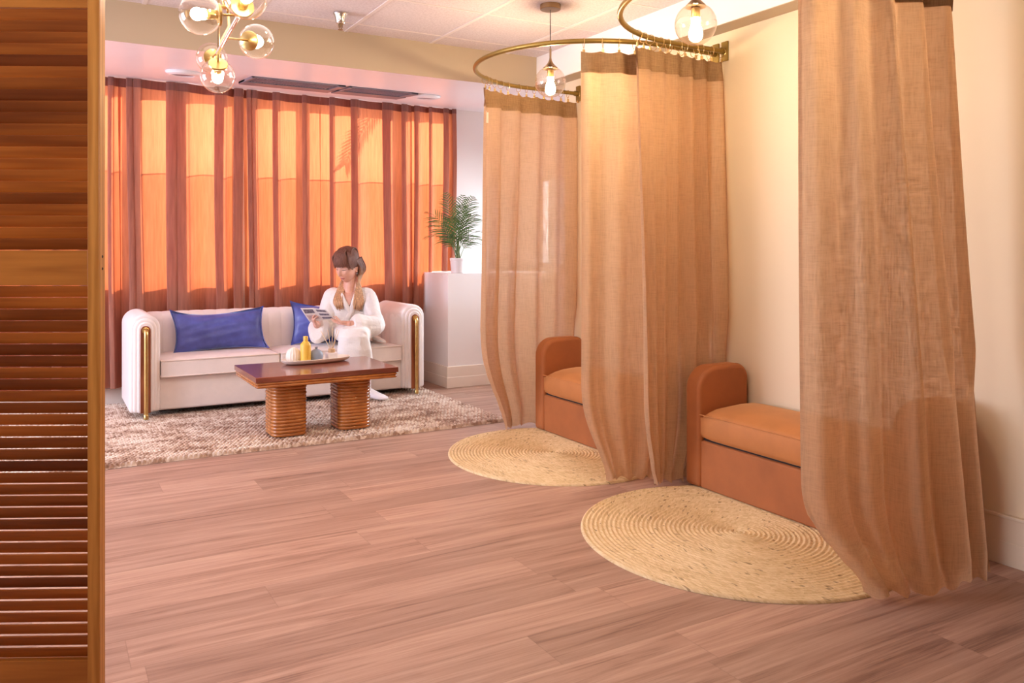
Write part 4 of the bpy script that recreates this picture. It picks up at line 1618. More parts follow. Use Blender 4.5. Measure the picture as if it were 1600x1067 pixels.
# a palm outdoors: one of its fronds shades the drape
def outdoor_palm():
    off = Vector((0.22, 0.86, 0.36)) * 0.46
    def dp(px, py):
        return ony(px, py, 7.12) + off
    root = Vector((3.95, 7.72, 0.0))
    crown = Vector((3.90, 7.72, 2.95))
    t = thing('palm_tree', 'palm growing outdoors, seen only as a frond shadow on the drape above the person', 'tree', tuple(root))
    MB().tube(crom([root, root + Vector((0.03, 0.02, 1.2)), crown - Vector((0, 0, 0.8)), crown], 6), 0.05, 12).build('trunk', M['stem'], t)
    path = crom([crown, dp(662, 92), dp(622, 128), dp(590, 170), dp(560, 215), dp(540, 258)], 8)
    m = MB()
    m.tube(path, 0.006, 6)
    rnd = random.Random(8)
    n = len(path)
    for k in range(10, n):
        tdir = (path[min(n - 1, k + 1)] - path[k - 1]).normalized()
        for sg in (-1, 1):
            side = Vector((0, 1, 0)).cross(tdir) * sg
            d = (side * 0.55 + tdir * 0.8).normalized()
            ln = 0.26 * (1 - 0.45 * k / n) + rnd.uniform(-0.03, 0.03)
            wv = Vector((0, 1, 0)).cross(d).normalized() * 0.010
            p = path[k]
            q = [(p - wv * 0.5, p + wv * 0.5), (p + d * ln * 0.5 - wv, p + d * ln * 0.5 + wv), (p + d * ln - wv * 0.05, p + d * ln + wv * 0.05)]
            m.add([x for pr_ in q for x in pr_], [(0, 1, 3, 2), (2, 3, 5, 4)])
    m.build('frond', M['leaf'], t, smooth=60, recalc=False)


outdoor_palm()


# ------------------------------------------------------------------ the seated person
def skin_mat():
    m, t, out = nt('skin')
    p = N(t, 'ShaderNodeBsdfPrincipled')
    c = coords(t)
    nz = N(t, 'ShaderNodeTexNoise', i_Scale=22.0, i_Detail=4.0); L(t, c, nz.inputs['Vector'])
    r = ramp(t, nz.outputs[0], [(0.3, (0.66, 0.36, 0.265)), (0.7, (0.74, 0.43, 0.33))])
    L(t, r.outputs[0], p.inputs['Base Color'])
    p.inputs['Roughness'].default_value = 0.5
    p.inputs['Subsurface Weight'].default_value = 0.0
    L(t, p.outputs[0], out.inputs[0])
    return m


def hair_mat():
    m, t, out = nt('hair_brown_to_blond')
    p = N(t, 'ShaderNodeBsdfPrincipled')
    tc = N(t, 'ShaderNodeTexCoord')
    sx = N(t, 'ShaderNodeSeparateXYZ'); L(t, tc.outputs['Object'], sx.inputs[0])
    mp = N(t, 'ShaderNodeMapping'); mp.inputs['Scale'].default_value = (150, 150, 12); L(t, tc.outputs['Object'], mp.inputs[0])
    nz = N(t, 'ShaderNodeTexNoise', i_Scale=1.0, i_Detail=3.0); L(t, mp.outputs[0], nz.inputs['Vector'])
    mr = N(t, 'ShaderNodeMapRange', i_1=0.52, i_2=0.66); L(t, sx.outputs[2], mr.inputs[0])
    base = mixc(t, mr.outputs[0], (0.56, 0.34, 0.19), (0.16, 0.072, 0.050))
    k = ramp(t, nz.outputs[0], [(0.3, (0.62, 0.6, 0.6)), (0.7, (1.3, 1.25, 1.2))])
    L(t, mixc(t, 1.0, base, k.outputs[0], 'MULTIPLY'), p.inputs['Base Color'])
    p.inputs['Roughness'].default_value = 0.6
    p.inputs['Specular IOR Level'].default_value = 0.3
    L(t, bumpn(t, nz.outputs[0], 0.4, 0.003), p.inputs['Normal'])
    L(t, p.outputs[0], out.inputs[0])
    return m


def robe_mat(name, waffle):
    m, t, out = nt(name)
    p = N(t, 'ShaderNodeBsdfPrincipled')
    p.inputs['Base Color'].default_value = (0.80, 0.77, 0.74, 1)
    p.inputs['Roughness'].default_value = 0.85
    p.inputs['Sheen Weight'].default_value = 0.2
    c = coords(t)
    sx = N(t, 'ShaderNodeSeparateXYZ'); L(t, c, sx.inputs[0])
    w = math_n(t, 'SINE', math_n(t, 'MULTIPLY', sx.outputs[2], 2 * pi / waffle))
    w2 = math_n(t, 'SINE', math_n(t, 'MULTIPLY', math_n(t, 'ADD', sx.outputs[0], math_n(t, 'MULTIPLY', sx.outputs[1], 0.5)), 2 * pi / waffle))
    nz = N(t, 'ShaderNodeTexNoise', i_Scale=9.0, i_Detail=3.0, i_Distortion=0.6); L(t, c, nz.inputs['Vector'])
    b1 = bumpn(t, math_n(t, 'ADD', w, math_n(t, 'MULTIPLY', w2, 0.5)), 0.2, 0.002)
    b2 = bumpn(t, nz.outputs[0], 0.5, 0.03, None)
    n2 = t.nodes.new('ShaderNodeBump'); n2.inputs['Strength'].default_value = 0.6; n2.inputs['Distance'].default_value = 0.03
    L(t, nz.outputs[0], n2.inputs['Height']); L(t, b1, n2.inputs['Normal'])
    L(t, n2.outputs[0], p.inputs['Normal'])
    L(t, p.outputs[0], out.inputs[0])
    return m


M['skin'] = skin_mat()
M['hair'] = hair_mat()
M['robe'] = robe_mat('white_waffle_robe', 0.011)
M['sock'] = simple('white_sock_knit', (0.80, 0.74, 0.74), 0.9, var=0.05, bump=0.3, bscale=300)
M['lip'] = simple('lip_pink', (0.50, 0.19, 0.16), 0.4)
M['lash'] = simple('dark_lashes', (0.05, 0.03, 0.025), 0.7)
M['paper'] = simple('printed_paper', (0.74, 0.71, 0.72), 0.45, var=0.05, scale=30)
M['ink'] = simple('grey_blue_print', (0.17, 0.15, 0.20), 0.5, var=0.5, scale=60)
M['ink2'] = simple('pink_print', (0.55, 0.42, 0.45), 0.5, var=0.3, scale=60)


def remesh(o, voxel, smooth_it):
    r = o.modifiers.new('remesh', 'REMESH')
    r.mode = 'VOXEL'
    r.voxel_size = voxel
    r.use_smooth_shade = True
    if smooth_it:
        s = o.modifiers.new('smooth', 'SMOOTH')
        s.factor = 0.5
        s.iterations = smooth_it


def ering(c, ax, ay, rx, ry, n=28, p=2.0):
    out = []
    for k in range(n):
        a = 2 * pi * k / n
        x = rx * math.copysign(abs(cos(a)) ** (2 / p), cos(a))
        y = ry * math.copysign(abs(sin(a)) ** (2 / p), sin(a))
        out.append(c + ax * x + ay * y)
    return out


BF = Vector((-0.43, -0.90, 0)).normalized()     # the way the body faces
BL = Vector((BF.y, -BF.x, 0))                   # toward the left of the picture
UP = Vector((0, 0, 1))


def limb(m, pts, rads, seg=20, sub=6):
    P = crom(pts, sub)
    R_ = crom([Vector((r, 0, 0)) for r in rads], sub)
    m.tube(P, [r.x for r in R_], seg)


def hand(m, wrist, d, n, thumb, curls=(25, 40, 30), spread=0.10, thumb_curl=20, scale=0.98):
    """palm, four unequal fingers and a thumb; d points to the knuckles, n out of the palm, thumb is the side (+1/-1) along d x n"""
    d = Vector(d).normalized()
    n = (Vector(n) - d * Vector(n).dot(d)).normalized()
    s = d.cross(n) * thumb
    k = scale
    rings = []
    for (a, w_, th) in ((-0.02, 0.026, 0.019), (0.0, 0.028, 0.018), (0.03, 0.037, 0.016), (0.065, 0.041, 0.0135), (0.088, 0.040, 0.011), (0.096, 0.034, 0.007)):
        rings.append(ering(wrist + d * a * k, s, n, w_ * k, th * k, 20, 2.5))
    m.loft(rings)
    for i, (ln, r) in enumerate(((0.068, 0.0083), (0.077, 0.0085), (0.071, 0.0082), (0.055, 0.0074))):
        off = (0.030 - 0.020 * i) * k
        p = wrist + d * (0.086 - 0.004 * abs(i - 1.2)) * k + s * off
        dd = (d + s * spread * (1.3 - i) * 0.6).normalized()
        pts = [p - dd * 0.02, p]
        rads = [r * k * 1.05, r * k]
        ang_ = 0
        for seg_, (fr, c_) in enumerate(zip((0.46, 0.30, 0.24), curls)):
            ang_ += radians(c_ * (1 + 0.08 * (i - 1)))
            p = p + (dd * cos(ang_) + n * sin(ang_)) * ln * fr * k
            pts.append(p)
            rads.append(r * k * (0.95 - 0.1 * seg_))
        m.tube(crom(pts, 4), [x.x for x in crom([Vector((q, 0, 0)) for q in rads], 4)], 12)
        m.ball(p, rads[-1] * 0.98, 12, 8)
    # thumb from the side of the palm near its base
    p0 = wrist + d * 0.018 * k + s * 0.024 * k + n * 0.004
    a1 = (d * 0.62 + s * 0.70 + n * 0.30).normalized()
    a2 = (d * 0.88 + s * 0.25 + n * (0.30 + thumb_curl / 60)).normalized()
    p1 = p0 + a1 * 0.042 * k
    p2 = p1 + a2 * 0.034 * k
    p3 = p2 + (a2 + n * 0.15).normalized() * 0.027 * k
    m.tube(crom([p0, p1, p2, p3], 4), [x.x for x in crom([Vector((q, 0, 0)) for q in (0.0125 * k, 0.0105 * k, 0.0095 * k, 0.0080 * k)], 4)], 12)
    m.ball(p3, 0.0078 * k, 12, 8)


def person():
    pel = at(552, 517, 6.97)
    nb = at(546, 455, 6.88)                   # base of the neck
    hc = at(543.0, 416.5, 6.83)               # middle of the head
    t = thing('person', 'person in a white bathrobe sitting on the sofa, looking down at a magazine', 'person', (pel.x, pel.y, 0.44))
    sh_c = nb - UP * 0.045
    shA = sh_c + BL * 0.155 - BF * 0.01       # shoulder on the picture's left
    shB = sh_c - BL * 0.158 - BF * 0.01
    elA, wrA = at(505, 516, 6.80), at(493.5, 505, 6.57)
    elB, wrB = at(586.5, 508, 6.70), at(545, 505.5, 6.54)
    knA, knB = at(544, 524, 6.50), at(562, 526, 6.50)
    anA, anB = at(546, 607, 6.60), at(572, 606, 6.63)
    hipA, hipB = pel + BL * 0.085 + BF * 0.05, pel - BL * 0.085 + BF * 0.05

    # ---- head in its own frame: x to the picture's left side of the face, y forward, z up
    fy = Vector((-0.74, -0.52, 0)).normalized()
    pit = radians(17)
    fwd = (fy * cos(pit) - UP * sin(pit)).normalized()
    upv = (UP * cos(pit) + fy * sin(pit)).normalized()
    lat = fwd.cross(upv).normalized()
    roll = radians(3)
    lat, upv = (lat * cos(roll) + upv * sin(roll)), (upv * cos(roll) - lat * sin(roll))
    S = 1.13

    def hp(x, y, z):
        return hc + (lat * x + fwd * y + upv * z) * S

    def face_pt(th, ph):
        # th longitude (0 = forward), ph latitude
        x = sin(th) * cos(ph)
        y = cos(th) * cos(ph)
        z = sin(ph)
        X, Y, Z = 0.073 * x, (0.094 if y > 0 else 0.096) * y, 0.118 * z
        if Z < 0:
            q = -Z / 0.118
            X *= 1 - 0.36 * q ** 1.6
            if Y < 0:
                Y *= 1 - 0.55 * q ** 1.2
            else:
                Y *= 1 + 0.10 * q * (y)
        if Y > 0:
            fr = Y / 0.094
            # flatten the front of the face a little
            X *= 1 + 0.06 * fr
            g = lambda c, w: math.exp(-((c / w) ** 2))
            nose = g(X, 0.0115) * (smoothstep(0.028, -0.026, Z) * smoothstep(-0.048, -0.034, Z))
            Y += 0.027 * nose
            Y += 0.006 * g(X, 0.022) * g(Z + 0.034, 0.014)
            Y += 0.004 * (g(abs(X) - 0.030, 0.02) * g(Z - 0.034, 0.010))
            Y -= 0.010 * (g(abs(X) - 0.031, 0.015) * g(Z - 0.014, 0.013))
            Y += 0.0065 * (g(abs(X) - 0.030, 0.011) * g(Z - 0.010, 0.007))
            Y += 0.006 * (g(abs(X) - 0.040, 0.018) * g(Z + 0.020, 0.020))
            Y += 0.0065 * g(X, 0.021) * (g(Z + 0.058, 0.0055) + g(Z + 0.069, 0.006))
            Y -= 0.003 * g(X, 0.02) * g(Z + 0.0635, 0.003)
            Y += 0.007 * g(X, 0.022) * g(Z + 0.098, 0.016)
        return X, Y, Z

    b = MB()
    rings = []
    nr, ns = 90, 110
    for i in range(nr + 1):
        ph = -pi / 2 + pi * i / nr
        ph = max(-pi / 2 + 1e-3, min(pi / 2 - 1e-3, ph))
        rings.append([hp(*face_pt(2 * pi * k / ns, ph)) for k in range(ns)])
    b.loft(rings)
    for sg in (-1, 1):                        # ears
        er = []
        c = hp(sg * 0.071, -0.008, -0.006)
        ex = (fwd * 0.93 + upv * 0.25 - lat * sg * 0.35).normalized()
        ez = (upv * 0.97 - fwd * 0.2).normalized()
        ey = ex.cross(ez)
        rot = Matrix(((ex.x, ey.x, ez.x), (ex.y, ey.y, ez.y), (ex.z, ey.z, ez.z)))
        b.ball(c, (0.019, 0.008, 0.032), 18, 12, rot)
        b.ball(hp(sg * 0.073, -0.004, -0.036), 0.0085, 12, 8)
    # neck and upper chest
    limb(b, [hp(0, -0.022, -0.02), hp(0, -0.018, -0.085), nb + UP * 0.02 + BF * 0.012, nb - UP * 0.03], [0.052, 0.052, 0.054, 0.075])
    tor = []
    for f, rx, ry, fo in ((-0.10, 0.13, 0.09, 0.02), (0.0, 0.165, 0.115, 0.0), (0.25, 0.145, 0.105, 0.0), (0.5, 0.130, 0.10, 0.005), (0.72, 0.145, 0.11, 0.022), (0.86, 0.15, 0.098, 0.012), (0.95, 0.11, 0.07, 0.0), (1.0, 0.07, 0.055, 0.0)):
        c = pel.lerp(nb - UP * 0.015, f) + BF * fo
        tor.append(ering(c, BL, BF, rx, ry, 32, 2.3))
    b.loft(tor)
    # the wedge of chest seen in the neckline
    limb(b, [shA, elA, wrA], [0.046, 0.038, 0.026])
    limb(b, [shB, elB, wrB], [0.046, 0.038, 0.026])
    limb(b, [hipA, hipA.lerp(knA, 0.5), knA], [0.082, 0.070, 0.052])
    limb(b, [hipB, hipB.lerp(knB, 0.5), knB], [0.082, 0.070, 0.052])
    limb(b, [knA, knA.lerp(anA, 0.35), anA], [0.052, 0.050, 0.032])
    limb(b, [knB, knB.lerp(anB, 0.35), anB], [0.052, 0.050, 0.032])
    RGT = Vector((CY, -SY, 0))
    for an, dirv in ((anA, BF), (anB, (RGT * 0.9 + BF * 0.45).normalized())):
        side = UP.cross(dirv).normalized()
        fl = RUGZ + 0.006
        heel = Vector((an.x, an.y, 0)) - dirv * 0.045
        fr = []
        for (a, w_, z0, z1) in ((0.0, 0.018, 0.010, 0.045), (0.02, 0.030, 0.0, 0.075), (0.06, 0.033, 0.0, 0.085), (0.11, 0.036, 0.004, 0.066), (0.16, 0.043, 0.0, 0.044), (0.20, 0.042, 0.0, 0.032), (0.232, 0.030, 0.003, 0.024), (0.245, 0.015, 0.007, 0.018)):
            c = heel + dirv * a + UP * (fl + (z0 + z1) / 2)
            fr.append(ering(c, side, UP, w_, (z1 - z0) / 2, 18, 2.4))
        b.loft(fr)
        limb(b, [an + UP * 0.03, an, heel + dirv * 0.05 + UP * (fl + 0.05)], [0.034, 0.033, 0.033])
    # hands
    hA = (at(487, 497, 6.50) - wrA)
    hB = (at(518, 502, 6.57) - wrB)
    hand(b, wrA, hA, (UP * 0.75 - BL * 0.45 + BF * 0.2), 1 if hA.cross(UP * 0.75 - BL * 0.45).dot(BF) < 0 else -1, (35, 45, 30), thumb_curl=35)
    hand(b, wrB, hB, (UP * 0.9 + BF * 0.1), 1 if hB.cross(UP).dot(BF) > 0 else -1, (14, 22, 18), thumb_curl=30)
    body = b.build('body', M['skin'], t, smooth=180)
    remesh(body, 0.0028, 1)

    # ---- face details
    def on_face(x, z, lift):
        best = None
        for i in range(0, 121):
            for k in range(-40, 41):
                X, Y, Z = face_pt(k / 40 * 1.1, -1.3 + 2.2 * i / 120)
                e = (X - x) ** 2 + (Z - z) ** 2
                if best is None or e < best[0]:
                    best = (e, Y)
        return hp(x, best[1] + lift, z)
    for sg in (-1, 1):
        la = MB()
        la.tube([on_face(sg * 0.031 + dx, 0.002 + 0.9 * (abs(dx) / 0.017) ** 2 * 0.004 - 0.001, 0.0015) for dx in (-0.016, -0.008, 0, 0.008, 0.016)], [0.0008, 0.0019, 0.0022, 0.0019, 0.0008], 6)
        la.build('eyelashes', M['lash'], t)
        br = MB()
        br.tube([on_face(sg * 0.031 + dx, 0.033 - abs(dx - sg * 0.004) * 0.14, 0.0015) for dx in (-0.019, -0.01, 0, 0.01, 0.019)], [0.001, 0.003, 0.0032, 0.003, 0.001], 6)
        br.build('eyebrow', M['hair'], t)
    for nm, z, r in (('upper_lip', -0.0585, 0.0042), ('lower_lip', -0.0680, 0.0048)):
        lp = MB()
        lp.tube([on_face(dx, z + (-0.0035 if nm == 'upper_lip' else 0.003) * (abs(dx) / 0.02) ** 2, -0.0005) for dx in (-0.021, -0.012, -0.004, 0.004, 0.012, 0.021)], [0.001, r * 0.8, r, r, r * 0.8, 0.001], 8)
        lp.build(nm, M['lip'], t, smooth=180)
    e = MB()
    e.ball(hp(0.077, 0.0, -0.050), 0.0042, 10, 8)
    e.ball(hp(-0.077, 0.0, -0.050), 0.0042, 10, 8)
    e.build('earrings', M['metal_white'], t)

    # ---- hair: cap, fringe and long loose lengths
    h = MB()
    rings = []
    for i in range(41):
        ph = -pi / 2 + pi * i / 40
        ring = []
        for k in range(64):
            th = 2 * pi * k / 64
            x, y, z = sin(th) * cos(ph), cos(th) * cos(ph), sin(ph)
            lum = 1 + 0.012 * sin(17 * th + 3 * z)
            X, Y, Z = 0.083 * x * lum, 0.102 * y * lum - 0.014, 0.112 * z + 0.030
            if z > 0.2:
                Z += 0.012 * z                     # pinned-up volume on the crown
            # open the face: pull the front below the hairline inside the head
            front = smoothstep(0.0, 0.45, y) * smoothstep(0.075, 0.045, Z)
            side = smoothstep(0.25, 0.55, y) * smoothstep(0.030, 0.0, Z)
            q = max(front, side)
            X *= 1 - 0.32 * q
            Y = Y * (1 - 0.35 * q)
            if Z < -0.06:
                Z = -0.06 - (Z + 0.06) * 0.1
            ring.append(hp(X, Y, Z))
        rings.append(ring)
    h.loft(rings)
    rnd = random.Random(12)
    for k in range(46):                            # fringe
        a = -1.12 + 2.24 * k / 45
        x0, x1 = 0.030 * sin(a), 0.071 * sin(a)
        y1 = 0.104 * cos(a * 0.86) + 0.004
        zz = 0.030 + 0.010 * (a * a) * -0.6 + rnd.uniform(-0.005, 0.004)
        if abs(a) > 0.95:
            zz -= 0.02
        pts = [hp(x0, 0.030, 0.140), hp(x0 * 1.6, 0.070, 0.124), hp(x1 * 0.92, y1 * 0.97, 0.085), hp(x1, y1 + 0.004, 0.055), hp(x1 * 1.02, y1 + 0.002, zz)]
        h.tube(crom(pts, 4), [0.006] * 10 + [0.005] * 4 + [0.0035, 0.002, 0.0012], 7)
    for k in range(34):                            # bun volume on the crown
        a = -1.3 + 2.6 * k / 33
        pts = [hp(0.070 * sin(a), 0.045 * cos(a) + 0.015, 0.085), hp(0.058 * sin(a), 0.0, 0.142 - 0.012 * abs(sin(a))), hp(0.045 * sin(a), -0.07, 0.125), hp(0.03 * sin(a), -0.112, 0.060)]
        h.tube(crom(pts, 5), 0.007, 7)

    for sg in (-1, 1):                             # hair over the temples, in front of the ears
        for k in range(16):
            f = k / 15
            y0 = 0.066 - 0.075 * f
            pts = [hp(sg * 0.040, y0 * 0.6, 0.128), hp(sg * 0.071, y0, 0.090), hp(sg * (0.0805 - 0.012 * (1 - f)), y0, 0.045), hp(sg * (0.081 - 0.014 * (1 - f)), y0 - 0.008, 0.018), hp(sg * 0.076, y0 - 0.020, 0.004 - 0.012 * rnd.random())]
            h.tube(crom(pts, 4), [0.0062] * 13 + [0.005, 0.0035, 0.002, 0.001], 7)

    def front(sidew, down, out):
        c = pel.lerp(nb, 1 - down / (nb - pel).length)
        f = 1 - down / (nb - pel).length
        # front surface of the torso rings
        tab = ((0.5, 0.172, 0.138), (0.72, 0.178, 0.148), (0.86, 0.172, 0.122), (0.94, 0.130, 0.082), (0.985, 0.085, 0.056), (1.02, 0.070, 0.040), (1.3, 0.06, 0.02))
        for (f0, x0, y0), (f1, x1, y1) in zip(tab, tab[1:]):
            if f <= f1:
                k = max(0, (f - f0) / (f1 - f0))
                rx, yy = x0 + (x1 - x0) * k, y0 + (y1 - y0) * k
                break
        y_ = yy * max(0.05, 1 - abs(sidew / rx) ** 2.3) ** (1 / 2.3)
        return c + BL * sidew + BF * (y_ + out)
    def chest(sidew, down, out):
        return front(sidew, down, out)
    for sg, n_, reach in ((1, 34, 0.165), (-1, 64, 0.17)):
        for k in range(n_):
            f = (k % 32) / 31 if n_ > 40 else k / (n_ - 1)
            xs_ = sg * (0.079 + 0.010 * rnd.random())
            ys_ = -0.022 - 0.070 * f
            end_side = (0.050 + 0.050 * (1 - f) + rnd.uniform(-0.014, 0.014)) * sg
            dn = reach * (0.75 + 0.25 * rnd.random()) - 0.04 * abs(f - 0.4)
            mid = hp(sg * 0.066, ys_ * 0.8 - 0.004, -0.085)
            e1 = mid.lerp(chest(end_side * 1.0, 0.015, 0.016), 0.7)
            e2 = chest(end_side * 1.10, dn * 0.6, 0.022 + 0.004 * rnd.random())
            e3 = chest(end_side * 0.98 + rnd.uniform(-0.008, 0.008), dn, 0.014 + 0.004 * rnd.random())
            pts = [hp(sg * 0.074, ys_ + 0.012, 0.055), hp(xs_ * 1.03, ys_ - 0.002, -0.01), hp(xs_ * 0.96, ys_ - 0.004, -0.055), mid, e1, e2, e3]
            P = crom(pts, 5)
            h.tube(P, [0.0080 * (1 - 0.75 * (i / (len(P) - 1)) ** 3) for i in range(len(P))], 7)
    for k in range(30):                            # hair behind the neck closing the gap between the two sides
        f = -1 + 2 * k / 29
        pts = [hp(0.074 * f, -0.098 + 0.03 * f * f, 0.03), hp(0.080 * f, -0.105 + 0.03 * f * f, -0.05), nb + BL * 0.085 * f * -1 - BF * 0.055 + UP * 0.02, nb + BL * 0.10 * f * -1 - BF * 0.085 - UP * 0.09]
        h.tube(crom(pts, 5), 0.008, 7)
    h.build('hair', M['hair'], t, smooth=180, recalc=True)

    # ---- robe
    r = MB()
    tor = []
    for f, rx, ry, fo in ((-0.16, 0.17, 0.12, 0.0), (0.0, 0.195, 0.135, 0.005), (0.25, 0.180, 0.128, 0.01), (0.5, 0.172, 0.122, 0.016), (0.72, 0.178, 0.124, 0.024), (0.86, 0.172, 0.108, 0.014), (0.94, 0.130, 0.080, 0.002), (0.985, 0.085, 0.062, -0.006), (1.02, 0.070, 0.052, -0.012)):
        c = pel.lerp(nb, f) + BF * fo
        tor.append(ering(c, BL, BF, rx, ry, 40, 2.3))
    r.loft(tor)
    # sleeves: full, with wide cuffs that hang below the forearm
    def sleeve(sh, el, wr, droop):
        P = crom([sh + (sh_c - sh) * 0.35 + UP * 0.005, sh, sh.lerp(el, 0.5), el, el.lerp(wr, 0.55), wr + (el - wr).normalized() * 0.030], 7)
        m_ = len(P)
        rings = []
        for i, p in enumerate(P):
            f = i / (m_ - 1)
            tdir = (P[min(m_ - 1, i + 1)] - P[max(0, i - 1)]).normalized()
            a = UP - tdir * UP.dot(tdir)
            if a.length < 0.2:
                a = BF - tdir * BF.dot(tdir)
            a.normalize()
            c_ = tdir.cross(a)
            rx = 0.066 + 0.014 * smoothstep(0.3, 0.75, f) - 0.022 * smoothstep(0.85, 1.0, f)
            rz = rx + droop * smoothstep(0.55, 0.95, f) * 0.5
            cc = p - UP * droop * 0.42 * smoothstep(0.55, 0.95, f)
            wv = 1 + 0.035 * sin(23 * f) * (f > 0.2)
            rings.append([cc + a * rz * wv * cos(2 * pi * k / 26) + c_ * rx * wv * (1 + 0.05 * sin(5 * 2 * pi * k / 26 + 8 * f)) * sin(2 * pi * k / 26) for k in range(26)])
        r.loft(rings)
    sleeve(shA, elA, wrA, 0.085)
    sleeve(shB, elB, wrB, 0.045)
    # lap and skirt
    lapc = (hipA + hipB) / 2
    kn = (knA + knB) / 2
    rings = []
    for f, rx, ry, dz in ((-0.15, 0.185, 0.09, 0.02), (0.2, 0.180, 0.098, 0.012), (0.6, 0.152, 0.088, 0.008), (0.9, 0.128, 0.080, 0.006), (1.08, 0.110, 0.066, -0.010)):
        rings.append(ering(lapc.lerp(kn, f) + UP * dz, BL, UP, rx, ry, 32, 2.5))
    r.loft(rings)
    an = (anA + anB) / 2
    rings = []
    for f, rx, ry, fo in ((-0.14, 0.085, 0.05, -0.03), (0.0, 0.118, 0.082, 0.0), (0.25, 0.135, 0.088, 0.014), (0.55, 0.142, 0.090, 0.010), (0.80, 0.146, 0.090, 0.0)):
        c = kn.lerp(Vector((an.x, an.y, an.z)), f) + BF * fo
        rg = ering(c, BL, BF, rx, ry, 44, 2.2)
        if f > 0.1:
            rg = [c + (p - c) * (1 + 0.06 * f * sin(7 * 2 * pi * k / 44 + 3 * f)) for k, p in enumerate(rg)]
        rings.append(rg)
    r.loft(rings)
    # the free tail of the robe lying on the seat beside the hip
    q0 = pel - BL * 0.17 - UP * 0.05 + BF * 0.03
    seat = 0.462
    rings = []
    for f, w_, th in ((0.0, 0.085, 0.035), (0.4, 0.08, 0.02), (0.8, 0.055, 0.014), (1.0, 0.03, 0.010)):
        c = q0.lerp(Vector((0, 0, 0)) + at(603, 533, 6.78), f)
        c.z = max(seat + th * 0.4, q0.z * (1 - f) + (seat + 0.012) * f)
        rings.append(ering(c, BF, UP, w_, th, 20))
    r.loft(rings)
    ro = r.build('robe', M['robe'], t, smooth=180)
    remesh(ro, 0.005, 5)
    # collar bands crossing in a V, and the skin shown between them
    v = MB()
    nV = 14
    rows = []
    for i in range(nV + 1):
        f = i / nV
        dn = -0.005 + 0.155 * f
        hw = 0.058 * (1 - f) ** 0.9 + 0.001
        rows.append([front(-0.012 * f + hw * (2 * j / 10 - 1), dn, 0.006) for j in range(11)])
    v.add([p for rw in rows for p in rw], [(i * 11 + j, i * 11 + j + 1, (i + 1) * 11 + j + 1, (i + 1) * 11 + j) for i in range(nV) for j in range(10)])
    v.build('neckline_skin', M['skin'], t, smooth=180, solid=0.004, soff=-1)
    def band(sg, name):
        pts = []
        for f in (0.0, 0.2, 0.4, 0.6, 0.8, 1.0):
            pts.append(front(sg * (0.066 * (1 - f) + 0.010) - 0.012 * f, -0.008 + 0.165 * f, 0.010))
        top = [nb + BL * sg * 0.060 - BF * 0.045 + UP * 0.035, nb + BL * sg * 0.070 + UP * 0.030 - BF * 0.0]
        lower = [front(-sg * 0.03 - 0.012, 0.225, 0.012), front(-sg * 0.055 - 0.01, 0.285, 0.012)] if sg < 0 else [front(-0.022, 0.20, 0.008)]
        P = crom(top + pts + lower, 6)
        m_ = MB()
        rings = []
        for i, p in enumerate(P):
            tdir = (P[min(len(P) - 1, i + 1)] - P[max(0, i - 1)]).normalized()
            o_ = (BF + UP * 0.2 + BL * sg * 0.15)
            o_ = (o_ - tdir * o_.dot(tdir)).normalized()
            w_ = tdir.cross(o_)
            rings.append(ering(p + w_ * 0.0, w_, o_, 0.021, 0.0075, 14, 2.6))
        m_.loft(rings)
        m_.build(name, M['robe'], t, smooth=60)
    band(1, 'collar')
    band(-1, 'collar')
    nk = MB()
    nk.tube(crom([front(0.048, 0.012, 0.009), front(0.030, 0.055, 0.010), front(-0.006, 0.118, 0.011), front(-0.034, 0.055, 0.010), front(-0.050, 0.012, 0.009)], 6), 0.0022, 6)
    nk.build('necklace', M['black'], t)
    # small dark embroidered script on the chest
    em = MB()
    for row, (a, b_) in enumerate(((-0.070, -0.112), (-0.084, -0.114))):
        pts = []
        for i in range(13):
            f = i / 12
            pts.append(front(a + (b_ - a) * f, 0.150 + 0.012 * row + 0.010 * f + 0.002 * sin(14 * f), 0.006))
        em.tube(pts, 0.0016, 5)
    em.build('embroidery', M['lash'], t)
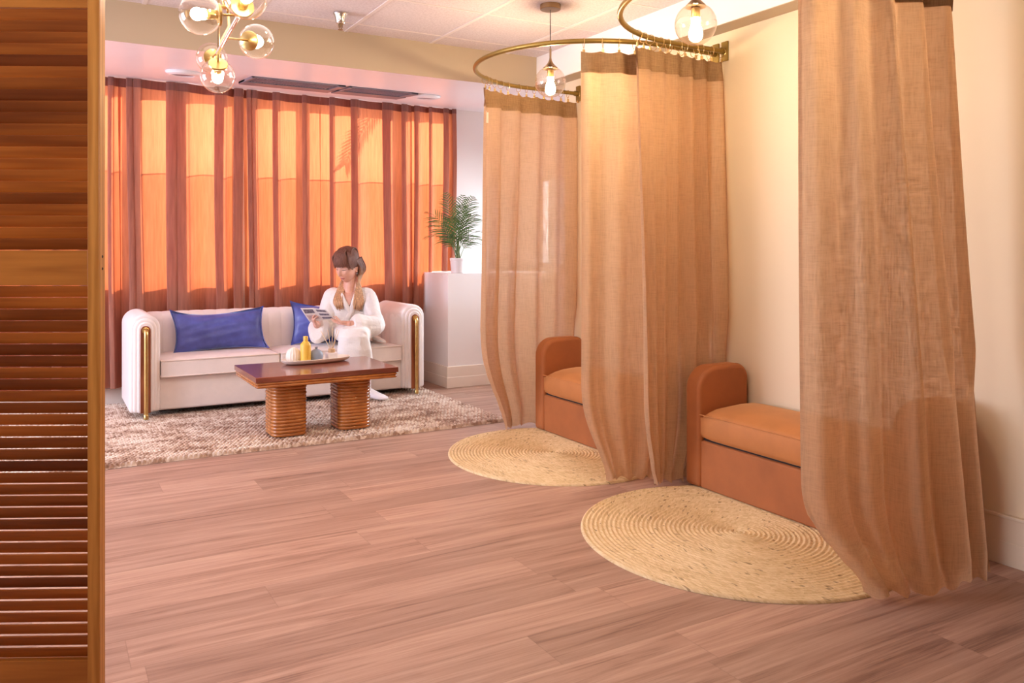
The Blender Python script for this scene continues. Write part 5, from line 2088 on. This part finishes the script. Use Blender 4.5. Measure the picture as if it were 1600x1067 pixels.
    # sock
    for an_, dirv in ((anA, BF), (anB, (RGT * 0.9 + BF * 0.45).normalized())):
        sk = MB()
        side = UP.cross(dirv).normalized()
        fl = RUGZ + 0.002
        heel = Vector((an_.x, an_.y, 0)) - dirv * 0.045
        fr = []
        for (a, w_, z0, z1) in ((-0.006, 0.018, 0.010, 0.045), (0.015, 0.035, 0.0, 0.082), (0.06, 0.038, 0.0, 0.095), (0.11, 0.041, 0.004, 0.074), (0.16, 0.048, 0.0, 0.052), (0.20, 0.047, 0.0, 0.040), (0.236, 0.034, 0.002, 0.030), (0.252, 0.017, 0.007, 0.022)):
            fr.append(ering(heel + dirv * a + UP * (fl + (z0 + z1) / 2), side, UP, w_, (z1 - z0) / 2, 22, 2.4))
        sk.loft(fr)
        kk = knA if an_ is anA else knB
        limb(sk, [an_.lerp(kk, 0.30), an_ + UP * 0.03, an_, heel + dirv * 0.05 + UP * (fl + 0.05)], [0.047, 0.041, 0.038, 0.036])
        so = sk.build('sock', M['sock'], t, smooth=180)
        remesh(so, 0.004, 2)
    return hA, hB


person()


def magazine():
    C = [at(469.5, 481.5, 6.42), at(509, 483.5, 6.47), at(524, 498.5, 6.545), at(484, 503, 6.50)]
    def q(u, v, lift=0.0):
        p = C[0].lerp(C[1], u).lerp(C[3].lerp(C[2], u), v)
        n = (C[1] - C[0]).cross(C[3] - C[0]).normalized()
        if n.dot(Vector((0, 0, CAM_H)) - p) < 0:
            n = -n
        fold = 0.010 * (1 - abs(2 * u - 1)) * -1 + 0.004 * sin(pi * v)
        return p + n * (fold + lift)
    base = q(0.5, 0.5)
    t = thing('magazine', 'open printed magazine held in the hands of the person in the robe', 'magazine', tuple(base))
    m = MB()
    m.grid(lambda u, v: q(u, v), 20, 12)
    m.build('pages', M['paper'], t, smooth=60, solid=0.003, soff=0)
    for (u0, u1, v0, v1, mk) in ((0.56, 0.94, 0.08, 0.26, 'ink'), (0.56, 0.94, 0.40, 0.58, 'ink'), (0.56, 0.94, 0.72, 0.90, 'ink'), (0.06, 0.44, 0.08, 0.36, 'ink'), (0.06, 0.44, 0.50, 0.84, 'ink2')):
        m = MB()
        m.grid(lambda u, v: q(u0 + (u1 - u0) * u, v0 + (v1 - v0) * v, 0.0022), 8, 4)
        m.build('printed_picture', M[mk], t, smooth=60)


magazine()
